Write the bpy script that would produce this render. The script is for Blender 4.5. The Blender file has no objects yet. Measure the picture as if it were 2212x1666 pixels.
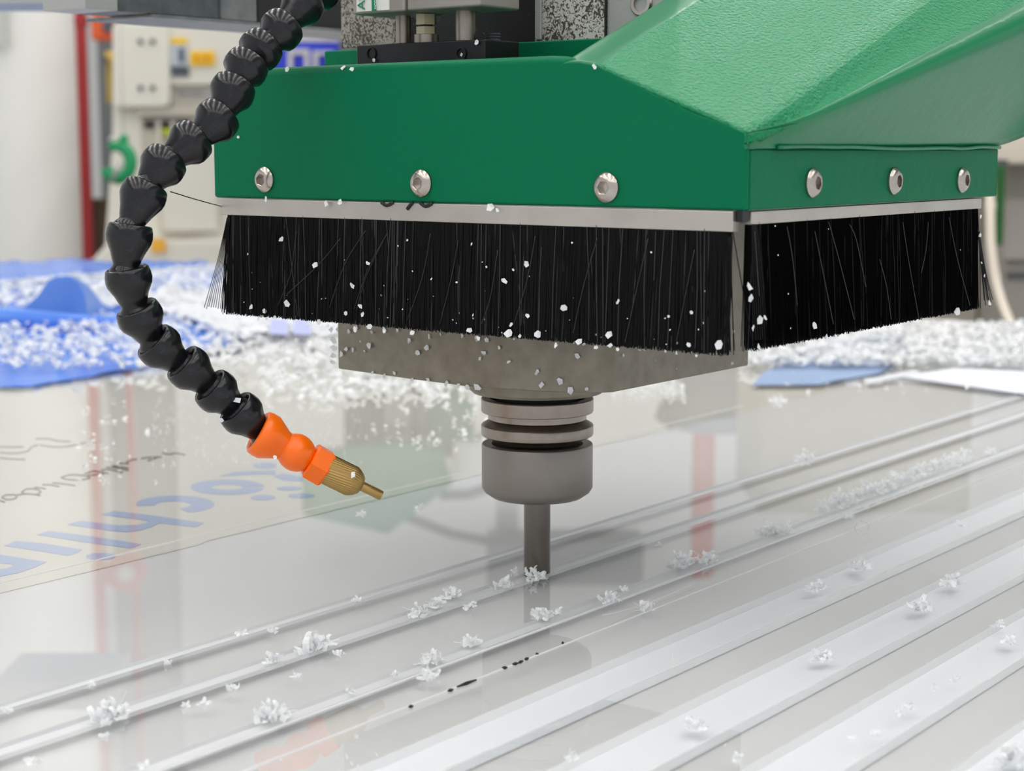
import bpy, bmesh, math, random
from mathutils import Vector, Matrix, noise
R = random.Random(7)
PI = math.pi
V = Vector
S = bpy.context.scene
COL = S.collection

# ------------------------------------------------------------------ camera
FPX, HZ, VX, CX, CY = 3690.0, 320.0, 3950.0, 1106.0, 833.0
PITCH = math.atan((CY - HZ) / FPX)
AZ = math.atan((VX - CX) / math.hypot(FPX, CY - HZ))
FW = V((math.cos(AZ), math.sin(AZ), 0))
RT = V((math.sin(AZ), -math.cos(AZ), 0))
UP = V((0, 0, 1))
CF = FW * math.cos(PITCH) - UP * math.sin(PITCH)
CU = FW * math.sin(PITCH) + UP * math.cos(PITCH)
def ray(px, py):
    return CF + RT * ((px - CX) / FPX) - CU * ((py - CY) / FPX)
CAM = -ray(1160, 1235) * 0.7764
# points of the workshop measured from the photograph: on a level plane, on a machine plane, or at a distance from the viewer
def onz(px, py, z=0.0):
    d = ray(px, py); return CAM + d * ((z - CAM.z) / d.z)
def onx(px, py, x):
    d = ray(px, py); return CAM + d * ((x - CAM.x) / d.x)
def ony(px, py, y):
    d = ray(px, py); return CAM + d * ((y - CAM.y) / d.y)
def ond(px, py, D):
    d = ray(px, py); return CAM + d * (D / d.dot(FW))

cam = bpy.data.cameras.new('camera'); cob = bpy.data.objects.new('camera', cam); COL.objects.link(cob)
cob.matrix_world = Matrix(((RT.x, CU.x, -CF.x, CAM.x), (RT.y, CU.y, -CF.y, CAM.y), (RT.z, CU.z, -CF.z, CAM.z), (0, 0, 0, 1)))
cam.sensor_width = 36; cam.lens = 36 * FPX / 2212; cam.clip_start = .02; cam.clip_end = 100
cam.dof.use_dof = True; cam.dof.focus_distance = .71; cam.dof.aperture_fstop = 15
S.camera = cob

# ------------------------------------------------------------------ world, exposure
w = bpy.data.worlds.new('world'); S.world = w; w.use_nodes = True
w.node_tree.nodes['Background'].inputs[0].default_value = (.93, .96, 1.0, 1)
w.node_tree.nodes['Background'].inputs[1].default_value = .8
S.view_settings.view_transform = 'Standard'; S.view_settings.look = 'None'
S.view_settings.exposure = 0.0; S.view_settings.gamma = 1; S.view_settings.use_curve_mapping = False
S.cycles.max_bounces = 8; S.cycles.transparent_max_bounces = 12
S.cycles.sample_clamp_indirect = 6

# ------------------------------------------------------------------ materials
def srgb(r, g, b):
    f = lambda c: (c / 255 / 12.92) if c / 255 <= .04045 else ((c / 255 + .055) / 1.055) ** 2.4
    return (f(r), f(g), f(b), 1)
MATS = {}
def mat(name, col, rough=.5, metal=0.0, spec=.5, coat=0.0, bump=None, var=None, emit=None):
    """bump=(scale, strength, distance)  var=(scale, colour2, contrast)"""
    if name in MATS: return MATS[name]
    m = bpy.data.materials.new(name); m.use_nodes = True; MATS[name] = m
    nt = m.node_tree; b = nt.nodes['Principled BSDF']
    b.inputs['Base Color'].default_value = col
    b.inputs['Roughness'].default_value = rough; b.inputs['Metallic'].default_value = metal
    b.inputs['Specular IOR Level'].default_value = spec; b.inputs['Coat Weight'].default_value = coat
    tc = nt.nodes.new('ShaderNodeTexCoord')
    if bump:
        n = nt.nodes.new('ShaderNodeTexNoise'); n.inputs['Scale'].default_value = bump[0]; n.inputs['Detail'].default_value = 3
        nt.links.new(tc.outputs['Object'], n.inputs['Vector'])
        bp = nt.nodes.new('ShaderNodeBump'); bp.inputs['Strength'].default_value = bump[1]; bp.inputs['Distance'].default_value = bump[2]
        nt.links.new(n.outputs['Fac'], bp.inputs['Height']); nt.links.new(bp.outputs['Normal'], b.inputs['Normal'])
        if coat: nt.links.new(bp.outputs['Normal'], b.inputs['Coat Normal'])
    if var:
        n = nt.nodes.new('ShaderNodeTexNoise'); n.inputs['Scale'].default_value = var[0]; n.inputs['Detail'].default_value = 5
        nt.links.new(tc.outputs['Object'], n.inputs['Vector'])
        cr = nt.nodes.new('ShaderNodeValToRGB'); h = .5 * (1 - var[2])
        cr.color_ramp.elements[0].position = h; cr.color_ramp.elements[1].position = max(1 - h, h + .01)
        cr.color_ramp.elements[0].color = col; cr.color_ramp.elements[1].color = var[1]
        nt.links.new(n.outputs['Fac'], cr.inputs['Fac']); nt.links.new(cr.outputs['Color'], b.inputs['Base Color'])
    if emit:
        b.inputs['Emission Color'].default_value = col; b.inputs['Emission Strength'].default_value = emit
    return m
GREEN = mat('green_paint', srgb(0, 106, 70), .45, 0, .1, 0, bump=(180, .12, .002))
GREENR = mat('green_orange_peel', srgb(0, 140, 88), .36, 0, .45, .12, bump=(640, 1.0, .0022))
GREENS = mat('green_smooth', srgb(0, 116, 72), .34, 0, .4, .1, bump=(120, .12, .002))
ALU = mat('brushed_aluminium', srgb(196, 190, 182), .42, .75, bump=(300, .1, .0005), var=(40, srgb(176, 170, 162), .6))
STEELP = mat('ground_steel_plate', srgb(150, 143, 130), .5, .55, bump=(500, .15, .0004), var=(120, srgb(128, 120, 106), .5))
STEEL = mat('turned_steel', srgb(160, 151, 142), .34, 1.0, var=(220, srgb(146, 136, 126), .6))
NUTM = mat('satin_grey_nut', srgb(142, 135, 129), .42, .75)
BITM = mat('carbide_grey', srgb(120, 114, 108), .3, .9)
STAIN = mat('stainless', srgb(186, 178, 170), .26, 1.0)
DARK = mat('dark_recess', srgb(16, 14, 14), .6)
BLKM = mat('black_anodised', srgb(16, 16, 20), .38, .2, bump=(300, .1, .0005))
BRIS = mat('black_nylon', srgb(9, 9, 11), .55, 0, .14)
BRISL = mat('grey_nylon', srgb(50, 48, 50), .45, 0, .35)  # lighter grey for a few single bristles
HOSE = mat('black_hose_plastic', srgb(13, 13, 16), .22, 0, .42, 0, bump=(160, .06, .001), var=(300, srgb(30, 31, 34), .4))
ORNG = mat('orange_plastic', srgb(255, 112, 0), .3, 0, .5)
ORNG.node_tree.nodes['Principled BSDF'].inputs['Subsurface Weight'].default_value = .15
ORNG.node_tree.nodes['Principled BSDF'].inputs['Subsurface Radius'].default_value = (.004, .001, .0005)
BRASS = mat('brass', srgb(182, 150, 92), .36, .8, bump=(200, .05, .001))
BRASSD = mat('pale_brass_nut', srgb(188, 178, 148), .35, .7)
GBODY = mat('grey_cylinder_body', srgb(160, 152, 146), .45, .4, bump=(200, .1, .0005))
GREYP = mat('grey_paint', srgb(128, 130, 130), .45, .2, bump=(220, .3, .001), var=(90, srgb(96, 100, 102), .5))
GREYD = mat('dark_grey_casting', srgb(72, 76, 80), .5, .2, bump=(200, .3, .001), var=(140, srgb(92, 96, 98), .4))
GREYL = mat('light_grey_metal', srgb(172, 172, 170), .45, .4, bump=(200, .2, .001))
WHITE = mat('white_label', srgb(232, 230, 224), .5)
GINK = mat('green_ink', srgb(0, 128, 88), .5)
INK = mat('black_ink', srgb(14, 14, 16), .5)
CREAM = mat('cream_enamel', srgb(232, 228, 216), .5, 0, .4)
CREAMD = mat('cream_recess', srgb(200, 192, 178), .6)
YEL = mat('yellow_label', srgb(252, 206, 20), .5)
ORL = mat('orange_label', srgb(250, 186, 60), .5)
BLUEL = mat('pale_blue_label', srgb(196, 206, 216), .5)
DKL = mat('dark_label', srgb(74, 82, 96), .5)
GREYT = mat('grey_label', srgb(168, 166, 160), .5)
LIME = mat('lime_label', srgb(186, 200, 40), .5)
BLUES = mat('blue_sign', srgb(48, 66, 220), .45)
ORBX = mat('orange_box', srgb(226, 92, 40), .5)
REDP = mat('red_pipe', srgb(168, 40, 42), .45)
WALL = mat('wall_paint', srgb(232, 232, 231), .9, 0, .2)
WALLR = mat('beige_panel', srgb(176, 170, 158), .7, 0, .3)
WCOL = mat('white_column', srgb(240, 239, 236), .7, 0, .3)
PILL = mat('grey_pillar', srgb(138, 142, 144), .7, 0, .3)
HOOKG = mat('green_plastic_bright', srgb(20, 150, 92), .5)
DGREEN = mat('dark_green_bar', srgb(26, 92, 30), .5)
BEIGE = mat('beige_enamel', srgb(222, 210, 194), .5)
FLOORM = mat('floor_concrete', srgb(150, 148, 142), .6, 0, .4, var=(3, srgb(132, 130, 124), .5))
CEIL = mat('ceiling_panel', srgb(120, 122, 124), .9, 0, .2)
LAMP = mat('lamp_glow', (1, .985, .95, 1), .5, emit=17.0)
BOARD = mat('white_board', srgb(206, 205, 205), .75, 0, .3, var=(3, srgb(201, 200, 199), .4))
FILMW = mat('cream_film', srgb(204, 200, 192), .6, 0, .3, var=(9, srgb(198, 193, 184), .5))
INKB = mat('printed_blue', srgb(150, 164, 196), .6)
INKG = mat('marker_line', srgb(104, 92, 78), .6)
BLUEF = mat('blue_film', srgb(44, 104, 214), .25, 0, .5, var=(14, srgb(92, 146, 232), .6))
BLUEF2 = mat('pale_blue_film', srgb(112, 156, 226), .3, 0, .5, var=(18, srgb(82, 132, 216), .6))
WFILM = mat('white_film', srgb(228, 230, 236), .3, 0, .5)
LAV = mat('flat_lavender', srgb(178, 184, 226), .5)  # even lavender for two small patches
BLUEP = mat('blue_print_band', srgb(92, 128, 180), .5)

def translucent(name, col, mixw, rough=.5, transp=0.0):
    m = bpy.data.materials.new(name); m.use_nodes = True; nt = m.node_tree; nt.nodes.clear()
    o = nt.nodes.new('ShaderNodeOutputMaterial'); p = nt.nodes.new('ShaderNodeBsdfPrincipled')
    p.inputs['Base Color'].default_value = col; p.inputs['Roughness'].default_value = rough
    t = nt.nodes.new('ShaderNodeBsdfTranslucent'); t.inputs[0].default_value = col
    mx = nt.nodes.new('ShaderNodeMixShader'); mx.inputs[0].default_value = mixw
    nt.links.new(p.outputs[0], mx.inputs[1]); nt.links.new(t.outputs[0], mx.inputs[2]); last = mx
    if transp:
        tr = nt.nodes.new('ShaderNodeBsdfTransparent'); m2 = nt.nodes.new('ShaderNodeMixShader'); m2.inputs[0].default_value = transp
        nt.links.new(mx.outputs[0], m2.inputs[1]); nt.links.new(tr.outputs[0], m2.inputs[2]); last = m2
    nt.links.new(last.outputs[0], o.inputs[0]); return m
CHIP = translucent('white_plastic_chip', srgb(246, 247, 248), .25, .4, .05)
FIBRE = translucent('white_fibre', srgb(240, 240, 240), .3, .5, .1)
FROST = translucent('frosted_cut', srgb(230, 233, 237), .0, .45, .15)
FROSTN = translucent('narrow_cut', srgb(216, 218, 220), .0, .35, .25)
FROSTW = translucent('frosted_wall', srgb(240, 243, 246), .1, .5, .55)

def acrylic():
    m = bpy.data.materials.new('clear_acrylic'); m.use_nodes = True; nt = m.node_tree; nt.nodes.clear()
    N = nt.nodes.new; L = nt.links.new
    o = N('ShaderNodeOutputMaterial'); tr = N('ShaderNodeBsdfTransparent'); tr.inputs[0].default_value = (.965, .975, .975, 1)
    gl = N('ShaderNodeBsdfGlossy'); gl.inputs['Roughness'].default_value = .012
    gl.inputs['Color'].default_value = (1, 1, 1, 1)
    fr = N('ShaderNodeFresnel'); fr.inputs[0].default_value = 1.49
    ge = N('ShaderNodeNewGeometry')
    inv = N('ShaderNodeMath'); inv.operation = 'SUBTRACT'; inv.inputs[0].default_value = 1; L(ge.outputs['Backfacing'], inv.inputs[1])
    k = N('ShaderNodeMath'); k.operation = 'MULTIPLY'; L(fr.outputs[0], k.inputs[0]); k.inputs[1].default_value = 1.05
    k2 = N('ShaderNodeMath'); k2.operation = 'MULTIPLY'; k2.use_clamp = True; L(k.outputs[0], k2.inputs[0]); L(inv.outputs[0], k2.inputs[1])
    mx = N('ShaderNodeMixShader'); L(k2.outputs[0], mx.inputs[0]); L(tr.outputs[0], mx.inputs[1]); L(gl.outputs[0], mx.inputs[2])
    L(mx.outputs[0], o.inputs[0]); return m
ACRY = acrylic()

def speckled(name, c1, c2, scale, thr):
    m = bpy.data.materials.new(name); m.use_nodes = True; nt = m.node_tree; b = nt.nodes['Principled BSDF']
    b.inputs['Roughness'].default_value = .55; b.inputs['Metallic'].default_value = .2
    tc = nt.nodes.new('ShaderNodeTexCoord'); n = nt.nodes.new('ShaderNodeTexNoise'); n.inputs['Scale'].default_value = scale
    n.inputs['Detail'].default_value = 2; n.inputs['Distortion'].default_value = 2.2
    n2 = nt.nodes.new('ShaderNodeTexNoise'); n2.inputs['Scale'].default_value = scale / 12
    nt.links.new(tc.outputs['Object'], n.inputs['Vector']); nt.links.new(tc.outputs['Object'], n2.inputs['Vector'])
    ad = nt.nodes.new('ShaderNodeMath'); ad.operation = 'MULTIPLY_ADD'; nt.links.new(n2.outputs['Fac'], ad.inputs[0]); ad.inputs[1].default_value = .5
    nt.links.new(n.outputs['Fac'], ad.inputs[2])
    cr = nt.nodes.new('ShaderNodeValToRGB'); cr.color_ramp.elements[0].position = thr; cr.color_ramp.elements[1].position = thr + .05
    cr.color_ramp.elements[0].color = c1; cr.color_ramp.elements[1].color = c2
    nt.links.new(ad.outputs[0], cr.inputs['Fac']); nt.links.new(cr.outputs['Color'], b.inputs['Base Color'])
    return m
SPECK = speckled('chip_dusted_aluminium', srgb(66, 62, 54), srgb(156, 151, 140), 420, .70)
SPECKW = speckled('chip_dusted_white', srgb(74, 70, 62), srgb(206, 203, 196), 420, .68)
SPECKD = speckled('chip_dusted_black', srgb(16, 15, 15), srgb(96, 92, 88), 420, .92)

# ------------------------------------------------------------------ mesh helpers
def meshobj(name, verts, faces, mats, parent=None, smooth=False, fm=None, bevel=0, seg=2, loc=None):
    """world-space verts; origin placed at base centre"""
    vs = [V(v) for v in verts]
    if loc is None:
        n = len(vs); lo = min(v.z for v in vs)
        loc = V((sum(v.x for v in vs) / n, sum(v.y for v in vs) / n, lo))
    me = bpy.data.meshes.new(name); me.from_pydata([tuple(v - loc) for v in vs], [], faces)
    for m in (mats if isinstance(mats, (list, tuple)) else [mats]): me.materials.append(m)
    if fm: me.polygons.foreach_set('material_index', fm)
    if smooth: me.polygons.foreach_set('use_smooth', [True] * len(me.polygons))
    me.update()
    o = bpy.data.objects.new(name, me); COL.objects.link(o); o.location = loc
    if bevel:
        b = o.modifiers.new('bevel', 'BEVEL'); b.width = bevel; b.segments = seg; b.limit_method = 'ANGLE'; b.angle_limit = .5
        if smooth is False: me.polygons.foreach_set('use_smooth', [True] * len(me.polygons)); wn = o.modifiers.new('wn', 'WEIGHTED_NORMAL')
    if parent: setparent(o, parent)
    return o
def setparent(o, p):
    o.parent = p; o.matrix_parent_inverse = Matrix.LocRotScale(p.location, p.rotation_euler, p.scale).inverted() if p.parent is None else pinv(p)
def pinv(p):
    m = Matrix.LocRotScale(p.location, p.rotation_euler, p.scale); q = p
    while q.parent:
        m = q.matrix_parent_inverse @ m; q = q.parent
        m = Matrix.LocRotScale(q.location, q.rotation_euler, q.scale) @ m
    return m.inverted()
def tag(o, label, cat, group=None, kind=None):
    if label: o['label'] = label
    if cat: o['category'] = cat
    if group: o['group'] = group
    if kind: o['kind'] = kind
    return o
def thing(name, loc, label, cat, group=None):
    o = bpy.data.objects.new(name, None); COL.objects.link(o); o.location = loc; o.empty_display_size = .02
    return tag(o, label, cat, group)
BF = [(0, 3, 2, 1), (4, 5, 6, 7), (0, 1, 5, 4), (1, 2, 6, 5), (2, 3, 7, 6), (3, 0, 4, 7)]
def box(name, lo, hi, m, parent=None, bevel=0.0, seg=2):
    x0, y0, z0 = [min(a, b) for a, b in zip(lo, hi)]; x1, y1, z1 = [max(a, b) for a, b in zip(lo, hi)]
    vs = [(x0, y0, z0), (x1, y0, z0), (x1, y1, z0), (x0, y1, z0), (x0, y0, z1), (x1, y0, z1), (x1, y1, z1), (x0, y1, z1)]
    return meshobj(name, vs, BF, m, parent, bevel=bevel, seg=seg)
def vbox(name, px0, py0, px1, py1, D, depth, m, parent=None, bevel=0.0, dz=0.0, py_to_z=None):
    """upright box facing the viewer's side of the hall: front face spans the measured corners at distance D"""
    pm = (px0 + px1) / 2; qm = (py0 + py1) / 2
    a = ond(px0, qm, D); b = ond(px1, qm, D)
    zt = ond(pm, py0, D).z; zb = ond(pm, py1, D).z if py_to_z is None else py_to_z
    q = []
    for z in (zb, zt):
        for p, t in ((a, 0), (b, 0), (b, depth), (a, depth)):
            v = V((p.x, p.y, z)) + FW * t; q.append(v)
    return meshobj(name, q, BF, m, parent, bevel=bevel)
def frame_from(axis):
    a = V(axis).normalized(); t = V((0, 0, 1)) if abs(a.z) < .9 else V((1, 0, 0))
    u = t.cross(a).normalized(); return a, u, a.cross(u)
def lathe(name, origin, axis, prof, m, parent=None, n=48, smooth=True, cap0=True, cap1=True, sides=None, sharp=True, fm=None):
    """prof: list of (distance along axis, radius)"""
    a, u, v = frame_from(axis); vs = []; fs = []; o = V(origin)
    for (d, r) in prof:
        for i in range(n):
            t = 2 * PI * i / n; k = 1.0
            vs.append(o + a * d + (u * math.cos(t) + v * math.sin(t)) * r * k)
    for j in range(len(prof) - 1):
        for i in range(n):
            k = (i + 1) % n; fs.append((j * n + i, j * n + k, (j + 1) * n + k, (j + 1) * n + i))
    if cap0: fs.append(tuple(reversed(range(n))))
    if cap1: fs.append(tuple(range((len(prof) - 1) * n, len(prof) * n)))
    ob = meshobj(name, vs, fs, m, parent, smooth=smooth, loc=o)
    if smooth and sharp: sharpen(ob.data, .6)
    return ob
def sharpen(me, ang):
    bm = bmesh.new(); bm.from_mesh(me); bmesh.ops.recalc_face_normals(bm, faces=bm.faces)
    for e in bm.edges:
        if len(e.link_faces) == 2 and e.calc_face_angle(0) > ang: e.smooth = False
    bm.to_mesh(me); bm.free()
def tube(name, pts, r, m, parent=None, n=8, radii=None, closed=False):
    vs = []; fs = []; pts = [V(p) for p in pts]; N = len(pts); pu = None
    for i, p in enumerate(pts):
        t = (pts[min(i + 1, N - 1)] - pts[max(i - 1, 0)]).normalized()
        if pu is None: _, pu, _ = frame_from(t)
        u = (pu - t * pu.dot(t)).normalized(); pu = u; v = t.cross(u); rr = radii[i] if radii else r
        for k in range(n):
            q = 2 * PI * k / n; vs.append(p + (u * math.cos(q) + v * math.sin(q)) * rr)
    for i in range(N - 1):
        for k in range(n):
            l = (k + 1) % n; fs.append((i * n + k, i * n + l, (i + 1) * n + l, (i + 1) * n + k))
    fs.append(tuple(reversed(range(n)))); fs.append(tuple(range((N - 1) * n, N * n)))
    return meshobj(name, vs, fs, m, parent, smooth=True, loc=pts[0])
def spline(pts, k=6):
    pts = [V(p) for p in pts]; out = []
    for i in range(len(pts) - 1):
        p0 = pts[max(i - 1, 0)]; p1 = pts[i]; p2 = pts[i + 1]; p3 = pts[min(i + 2, len(pts) - 1)]
        for j in range(k):
            t = j / k
            out.append(.5 * ((2 * p1) + (p2 - p0) * t + (2 * p0 - 5 * p1 + 4 * p2 - p3) * t * t + (3 * p1 - p0 - 3 * p2 + p3) * t ** 3))
    out.append(pts[-1]); return out
def structure(o, name=None):
    o['kind'] = 'structure'; return o
def text(body, size, loc, rot, m, parent, ext=.0001):
    c = bpy.data.curves.new('lettering', 'FONT'); c.body = body; c.size = size; c.extrude = ext; c.materials.append(m)
    o = bpy.data.objects.new('lettering', c); COL.objects.link(o)
    me = bpy.data.meshes.new_from_object(o); bpy.data.objects.remove(o); o = bpy.data.objects.new('lettering', me); COL.objects.link(o)
    o.location = loc; o.rotation_euler = rot.to_euler()
    if parent: setparent(o, parent)
    return o

# ================================================================== the hall
HB, HR, HU = CAM, RT, UP
def hall(px, D, z):
    p = ond(px, 320, D); return V((p.x, p.y, z))
FLOOR_Z, CEIL_Z = -.95, 4.2
def slab(name, ra, rb, fa, fb, za, zb, m):
    """box in the hall's frame: ra..rb to the right of the viewer, fa..fb ahead"""
    b0 = V((CAM.x, CAM.y, 0)); q = []
    for z in (za, zb):
        for (r_, f_) in ((ra, fa), (rb, fa), (rb, fb), (ra, fb)):
            v = b0 + RT * r_ + FW * f_; q.append(V((v.x, v.y, z)))
    return structure(meshobj(name, q, BF, m))
slab('floor', -6, 7, -1.5, 10.4, FLOOR_Z - .1, FLOOR_Z, FLOORM)
slab('ceiling', -6, 7, -5.4, 10.4, CEIL_Z, CEIL_Z + .1, CEIL)
slab('wall_back', -6, 7, 10.2, 10.4, FLOOR_Z, CEIL_Z, WALL)
# strip lights under the ceiling
for i, r_ in enumerate((-3.6, -2.2, -.8, .6, 2.0, 3.4)):
    for j, f_ in enumerate((-4.6, -1.5, 1.6, 5.0)):
        b0 = V((CAM.x, CAM.y, 0)) + RT * r_ + FW * f_
        t = thing('strip_light', (b0.x, b0.y, CEIL_Z - .26), 'long white fluorescent strip light hanging under the hall ceiling', 'ceiling light', 'strip lights under the ceiling')
        def lb(name, hw, hl, z0, z1, m):
            q = [V((b0.x, b0.y, z)) + RT * a + FW * b for z in (z0, z1) for (a, b) in ((-hw, 0), (hw, 0), (hw, hl), (-hw, hl))]
            return meshobj(name, q, BF, m, t)
        lb('housing', .09, 2.7, CEIL_Z - .2, CEIL_Z - .14, GREYL); lb('diffuser', .07, 2.66, CEIL_Z - .26, CEIL_Z - .201, LAMP); lb('hanger', .005, .01, CEIL_Z - .14, CEIL_Z - .002, GREYL)

# white round column, far left
cc = hall(62, 8.0, FLOOR_Z)
structure(lathe('trim_1', cc, (0, 0, 1), [(0, .245), (5.15, .245)], WCOL, n=64)); bpy.data.objects['trim_1']['label'] = 'white round column'
lp = thing('wall_notice', hall(4, 7.7, .3), 'pale grey-green notice at the left edge on the white column', 'notice')
vbox('sheet', -30, -40, 14, 98, 7.7, .01, mat('notice_paper', srgb(196, 200, 194), .6), lp)
# grey pillar with pipes
pl = vbox('trim_2', 168, -3000, 292, 640, 8.6, .35, PILL, py_to_z=FLOOR_Z); structure(pl)
def vpipe(name, px, D, rad, m, label, z0=FLOOR_Z, z1=CEIL_Z):
    t = thing(name, hall(px, D, z0), label, 'pipe')
    lathe('pipe', hall(px, D, z0), (0, 0, 1), [(0, rad), (z1 - z0, rad)], m, t, n=20)
    for k in range(4):
        lathe('clamp', hall(px, D, z0 + .6 + k * 1.1), (0, 0, 1), [(0, rad * 1.25), (.04, rad * 1.25)], m, t, n=20)
vpipe('red_pipe', 180, 8.0, .033, REDP, 'red upright pipe between the white column and the grey pillar')
vpipe('red_pipe', 263, 8.4, .022, REDP, 'thinner red upright pipe behind the cream machine, mirrored in the clear sheet')
rl = thing('hose_reel', hall(248, 8.0, 1.72), 'red round reel high on the grey pillar, seen only mirrored in the sheet', 'hose reel')
lathe('rim', hall(248, 8.05, 1.82), -FW, [(0, .0), (0, .095), (.08, .095), (.08, .045), (.06, .040), (.06, .0)], REDP, rl, n=32, cap0=False, cap1=False)
lathe('hub', hall(248, 8.0, 1.82), -FW, [(0, .035), (.06, .035)], GREYL, rl, n=20)

# orange box + yellow devices left of the cream machine
t = thing('control_box', hall(220, 7.6, .7), 'orange box with a dark window beside the cream machine', 'control box')
vbox('case', 196, 34, 262, 86, 7.6, .12, ORBX, t, bevel=.01); vbox('window', 222, 46, 242, 68, 7.58, .02, DKL, t)
vbox('hanger', 204, -30, 214, 34, 7.62, .05, GREYD, t)
t = thing('yellow_valve', hall(238, 7.6, .3), 'small yellow valve and strap hanging beside the cream machine', 'valve')
vbox('body', 226, 110, 250, 138, 7.6, .08, mat('valve_yellow', srgb(214, 176, 70), .5), t, bevel=.01); vbox('strap', 230, 138, 250, 222, 7.62, .03, mat('ochre_strap', srgb(176, 148, 60), .6), t)
vbox('knob', 222, 124, 230, 134, 7.57, .04, DKL, t)
t = thing('dark_gap_filler', hall(212, 8.1, FLOOR_Z), 'dark brown filler standing in for the shaded gap between pillar and cream machine', 'filler')  # brown box added to give the gap beside the machine its darkness
vbox('filler_body', 192, 440, 240, 700, 8.1, .12, mat('gap_brown', srgb(92, 76, 60), .7), t, py_to_z=FLOOR_Z); vbox('top', 192, 430, 240, 442, 8.09, .12, mat('gap_brown', None, 1), t)

# cream machine
cm = thing('cream_machine', hall(420, 7.0, FLOOR_Z), 'large cream enamelled machine with warning labels behind the hose', 'machine')
def prism_px(name, pts, D, depth, m, parent, bevel=0):
    f = [ond(x, y, D) for x, y in pts]; b = [p + FW * depth for p in f]; n = len(f)
    fs = [tuple(reversed(range(n))), tuple(range(n, 2 * n))] + [(i, (i + 1) % n, n + (i + 1) % n, n + i) for i in range(n)]
    return meshobj(name, f + b, fs, m, parent, bevel=bevel)
prism_px('body', [(372, 48), (360, 48), (360, 40), (820, 40), (820, 760), (172, 760), (172, 620), (196, 566), (228, 530), (243, 300), (243, 60), (252, 48)], 7.0, .8, CREAM, cm)
prism_px('front_cover', [(246, 70), (256, 48), (366, 48), (366, 226), (352, 232), (246, 232)], 6.93, .07, CREAM, cm, bevel=.01)
for yy in (90, 190):
    for xx in (304, 330):
        lathe('bolt', ond(xx, yy, 6.93), -FW, [(0, .011), (.012, .010)], GREYD, cm, n=12)
vbox('upper_panel', 366, 46, 700, 184, 6.96, .04, CREAM, cm, bevel=.006)
vbox('ledge', 300, 232, 430, 250, 6.95, .1, CREAMD, cm); vbox('recess', 306, 252, 412, 420, 6.985, .015, CREAMD, cm)
for xx in (322, 358, 392): vbox('slot', xx - 11, 262, xx + 11, 276, 6.97, .02, DARK, cm)
for xx in (344, 374): vbox('rib', xx - 3, 262, xx + 3, 380, 6.96, .02, CREAM, cm)
vbox('lime_label', 350, 278, 372, 292, 6.955, .005, LIME, cm); vbox('lower_door', 345, 330, 470, 498, 6.96, .03, CREAM, cm, bevel=.006)
vbox('seam', 344, 330, 347, 500, 6.955, .01, CREAMD, cm); vbox('seam', 345, 498, 425, 503, 6.955, .01, CREAMD, cm)
prism_px('base_apron', [(176, 760), (176, 600), (200, 566), (240, 520), (820, 520), (820, 760)], 6.9, .1, CREAM, cm, bevel=.01)
vbox('warning_label', 369, 82, 404, 96, 6.95, .005, YEL, cm); vbox('warning_label', 369, 97, 404, 142, 6.95, .005, BLUEL, cm)
vbox('pictogram', 386, 104, 397, 134, 6.944, .005, DKL, cm); vbox('warning_label', 371, 144, 408, 164, 6.95, .005, DKL, cm)
yl = vbox('yellow_label', 411, 110, 464, 142, 6.95, .005, YEL, cm)
for i, xx in enumerate((424, 434, 445, 455)):
    vbox('character', xx - 3, 119, xx + 3, 133, 6.944, .005, ORL if i % 2 else mat('orange_ink', srgb(228, 130, 20), .5), cm)
vbox('text_strip', 376, 193, 462, 208, 6.95, .005, GREYT, cm)
for xx in (388, 400, 418, 432): vbox('character', xx - 4, 197, xx + 4, 205, 6.944, .005, mat('grey_ink', srgb(120, 122, 122), .5), cm)
vbox('orange_label', 326, 516, 357, 544, 6.88, .01, ORL, cm)
# blue sign with white characters
t = thing('blue_sign', hall(660, 6.8, .4), 'blue sign with blurred white characters above the green hood edge', 'sign')
vbox('board', 578, 90, 760, 300, 6.8, .02, BLUES, t)
for a in ((622, 112, 632, 160), (622, 106, 668, 117), (658, 112, 668, 160), (676, 110, 686, 160), (686, 110, 720, 118)):
    vbox('character', *a, 6.79, .01, WHITE, t)
# green hook ring
hk = thing('lifting_hook', hall(255, 5.2, .2), 'bright green round hook with pale strap in front of the cream machine', 'hook')
c0 = ond(254, 350, 5.2); pts = []; rad = []
for i in range(25):
    a = math.radians(205 + i * 11.6); pts.append(c0 + RT * .040 * math.cos(a) + UP * .048 * math.sin(a)); rad.append(.020 - .008 * max(0, (i - 17) / 8))
tube('hook', pts, .016, HOOKG, hk, n=12, radii=rad)
tube('shank', [ond(262, 330, 5.2), ond(268, 300, 5.2), ond(266, 292, 5.2)], .014, HOOKG, hk, n=10)
tube('strap', [ond(262, 352, 5.16), ond(250, 372, 5.14), ond(243, 392, 5.16)], .007, GREYL, hk, n=8)
tube('cord', [ond(236, 302, 5.2), ond(246, 296, 5.2), ond(262, 300, 5.2)], .005, WHITE, hk, n=6)
tube('hanging_cord', [ond(266, 294, 5.2), ond(262, 120, 5.25), ond(262, -60, 5.3)], .0015, GREYL, hk, n=6)

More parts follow.
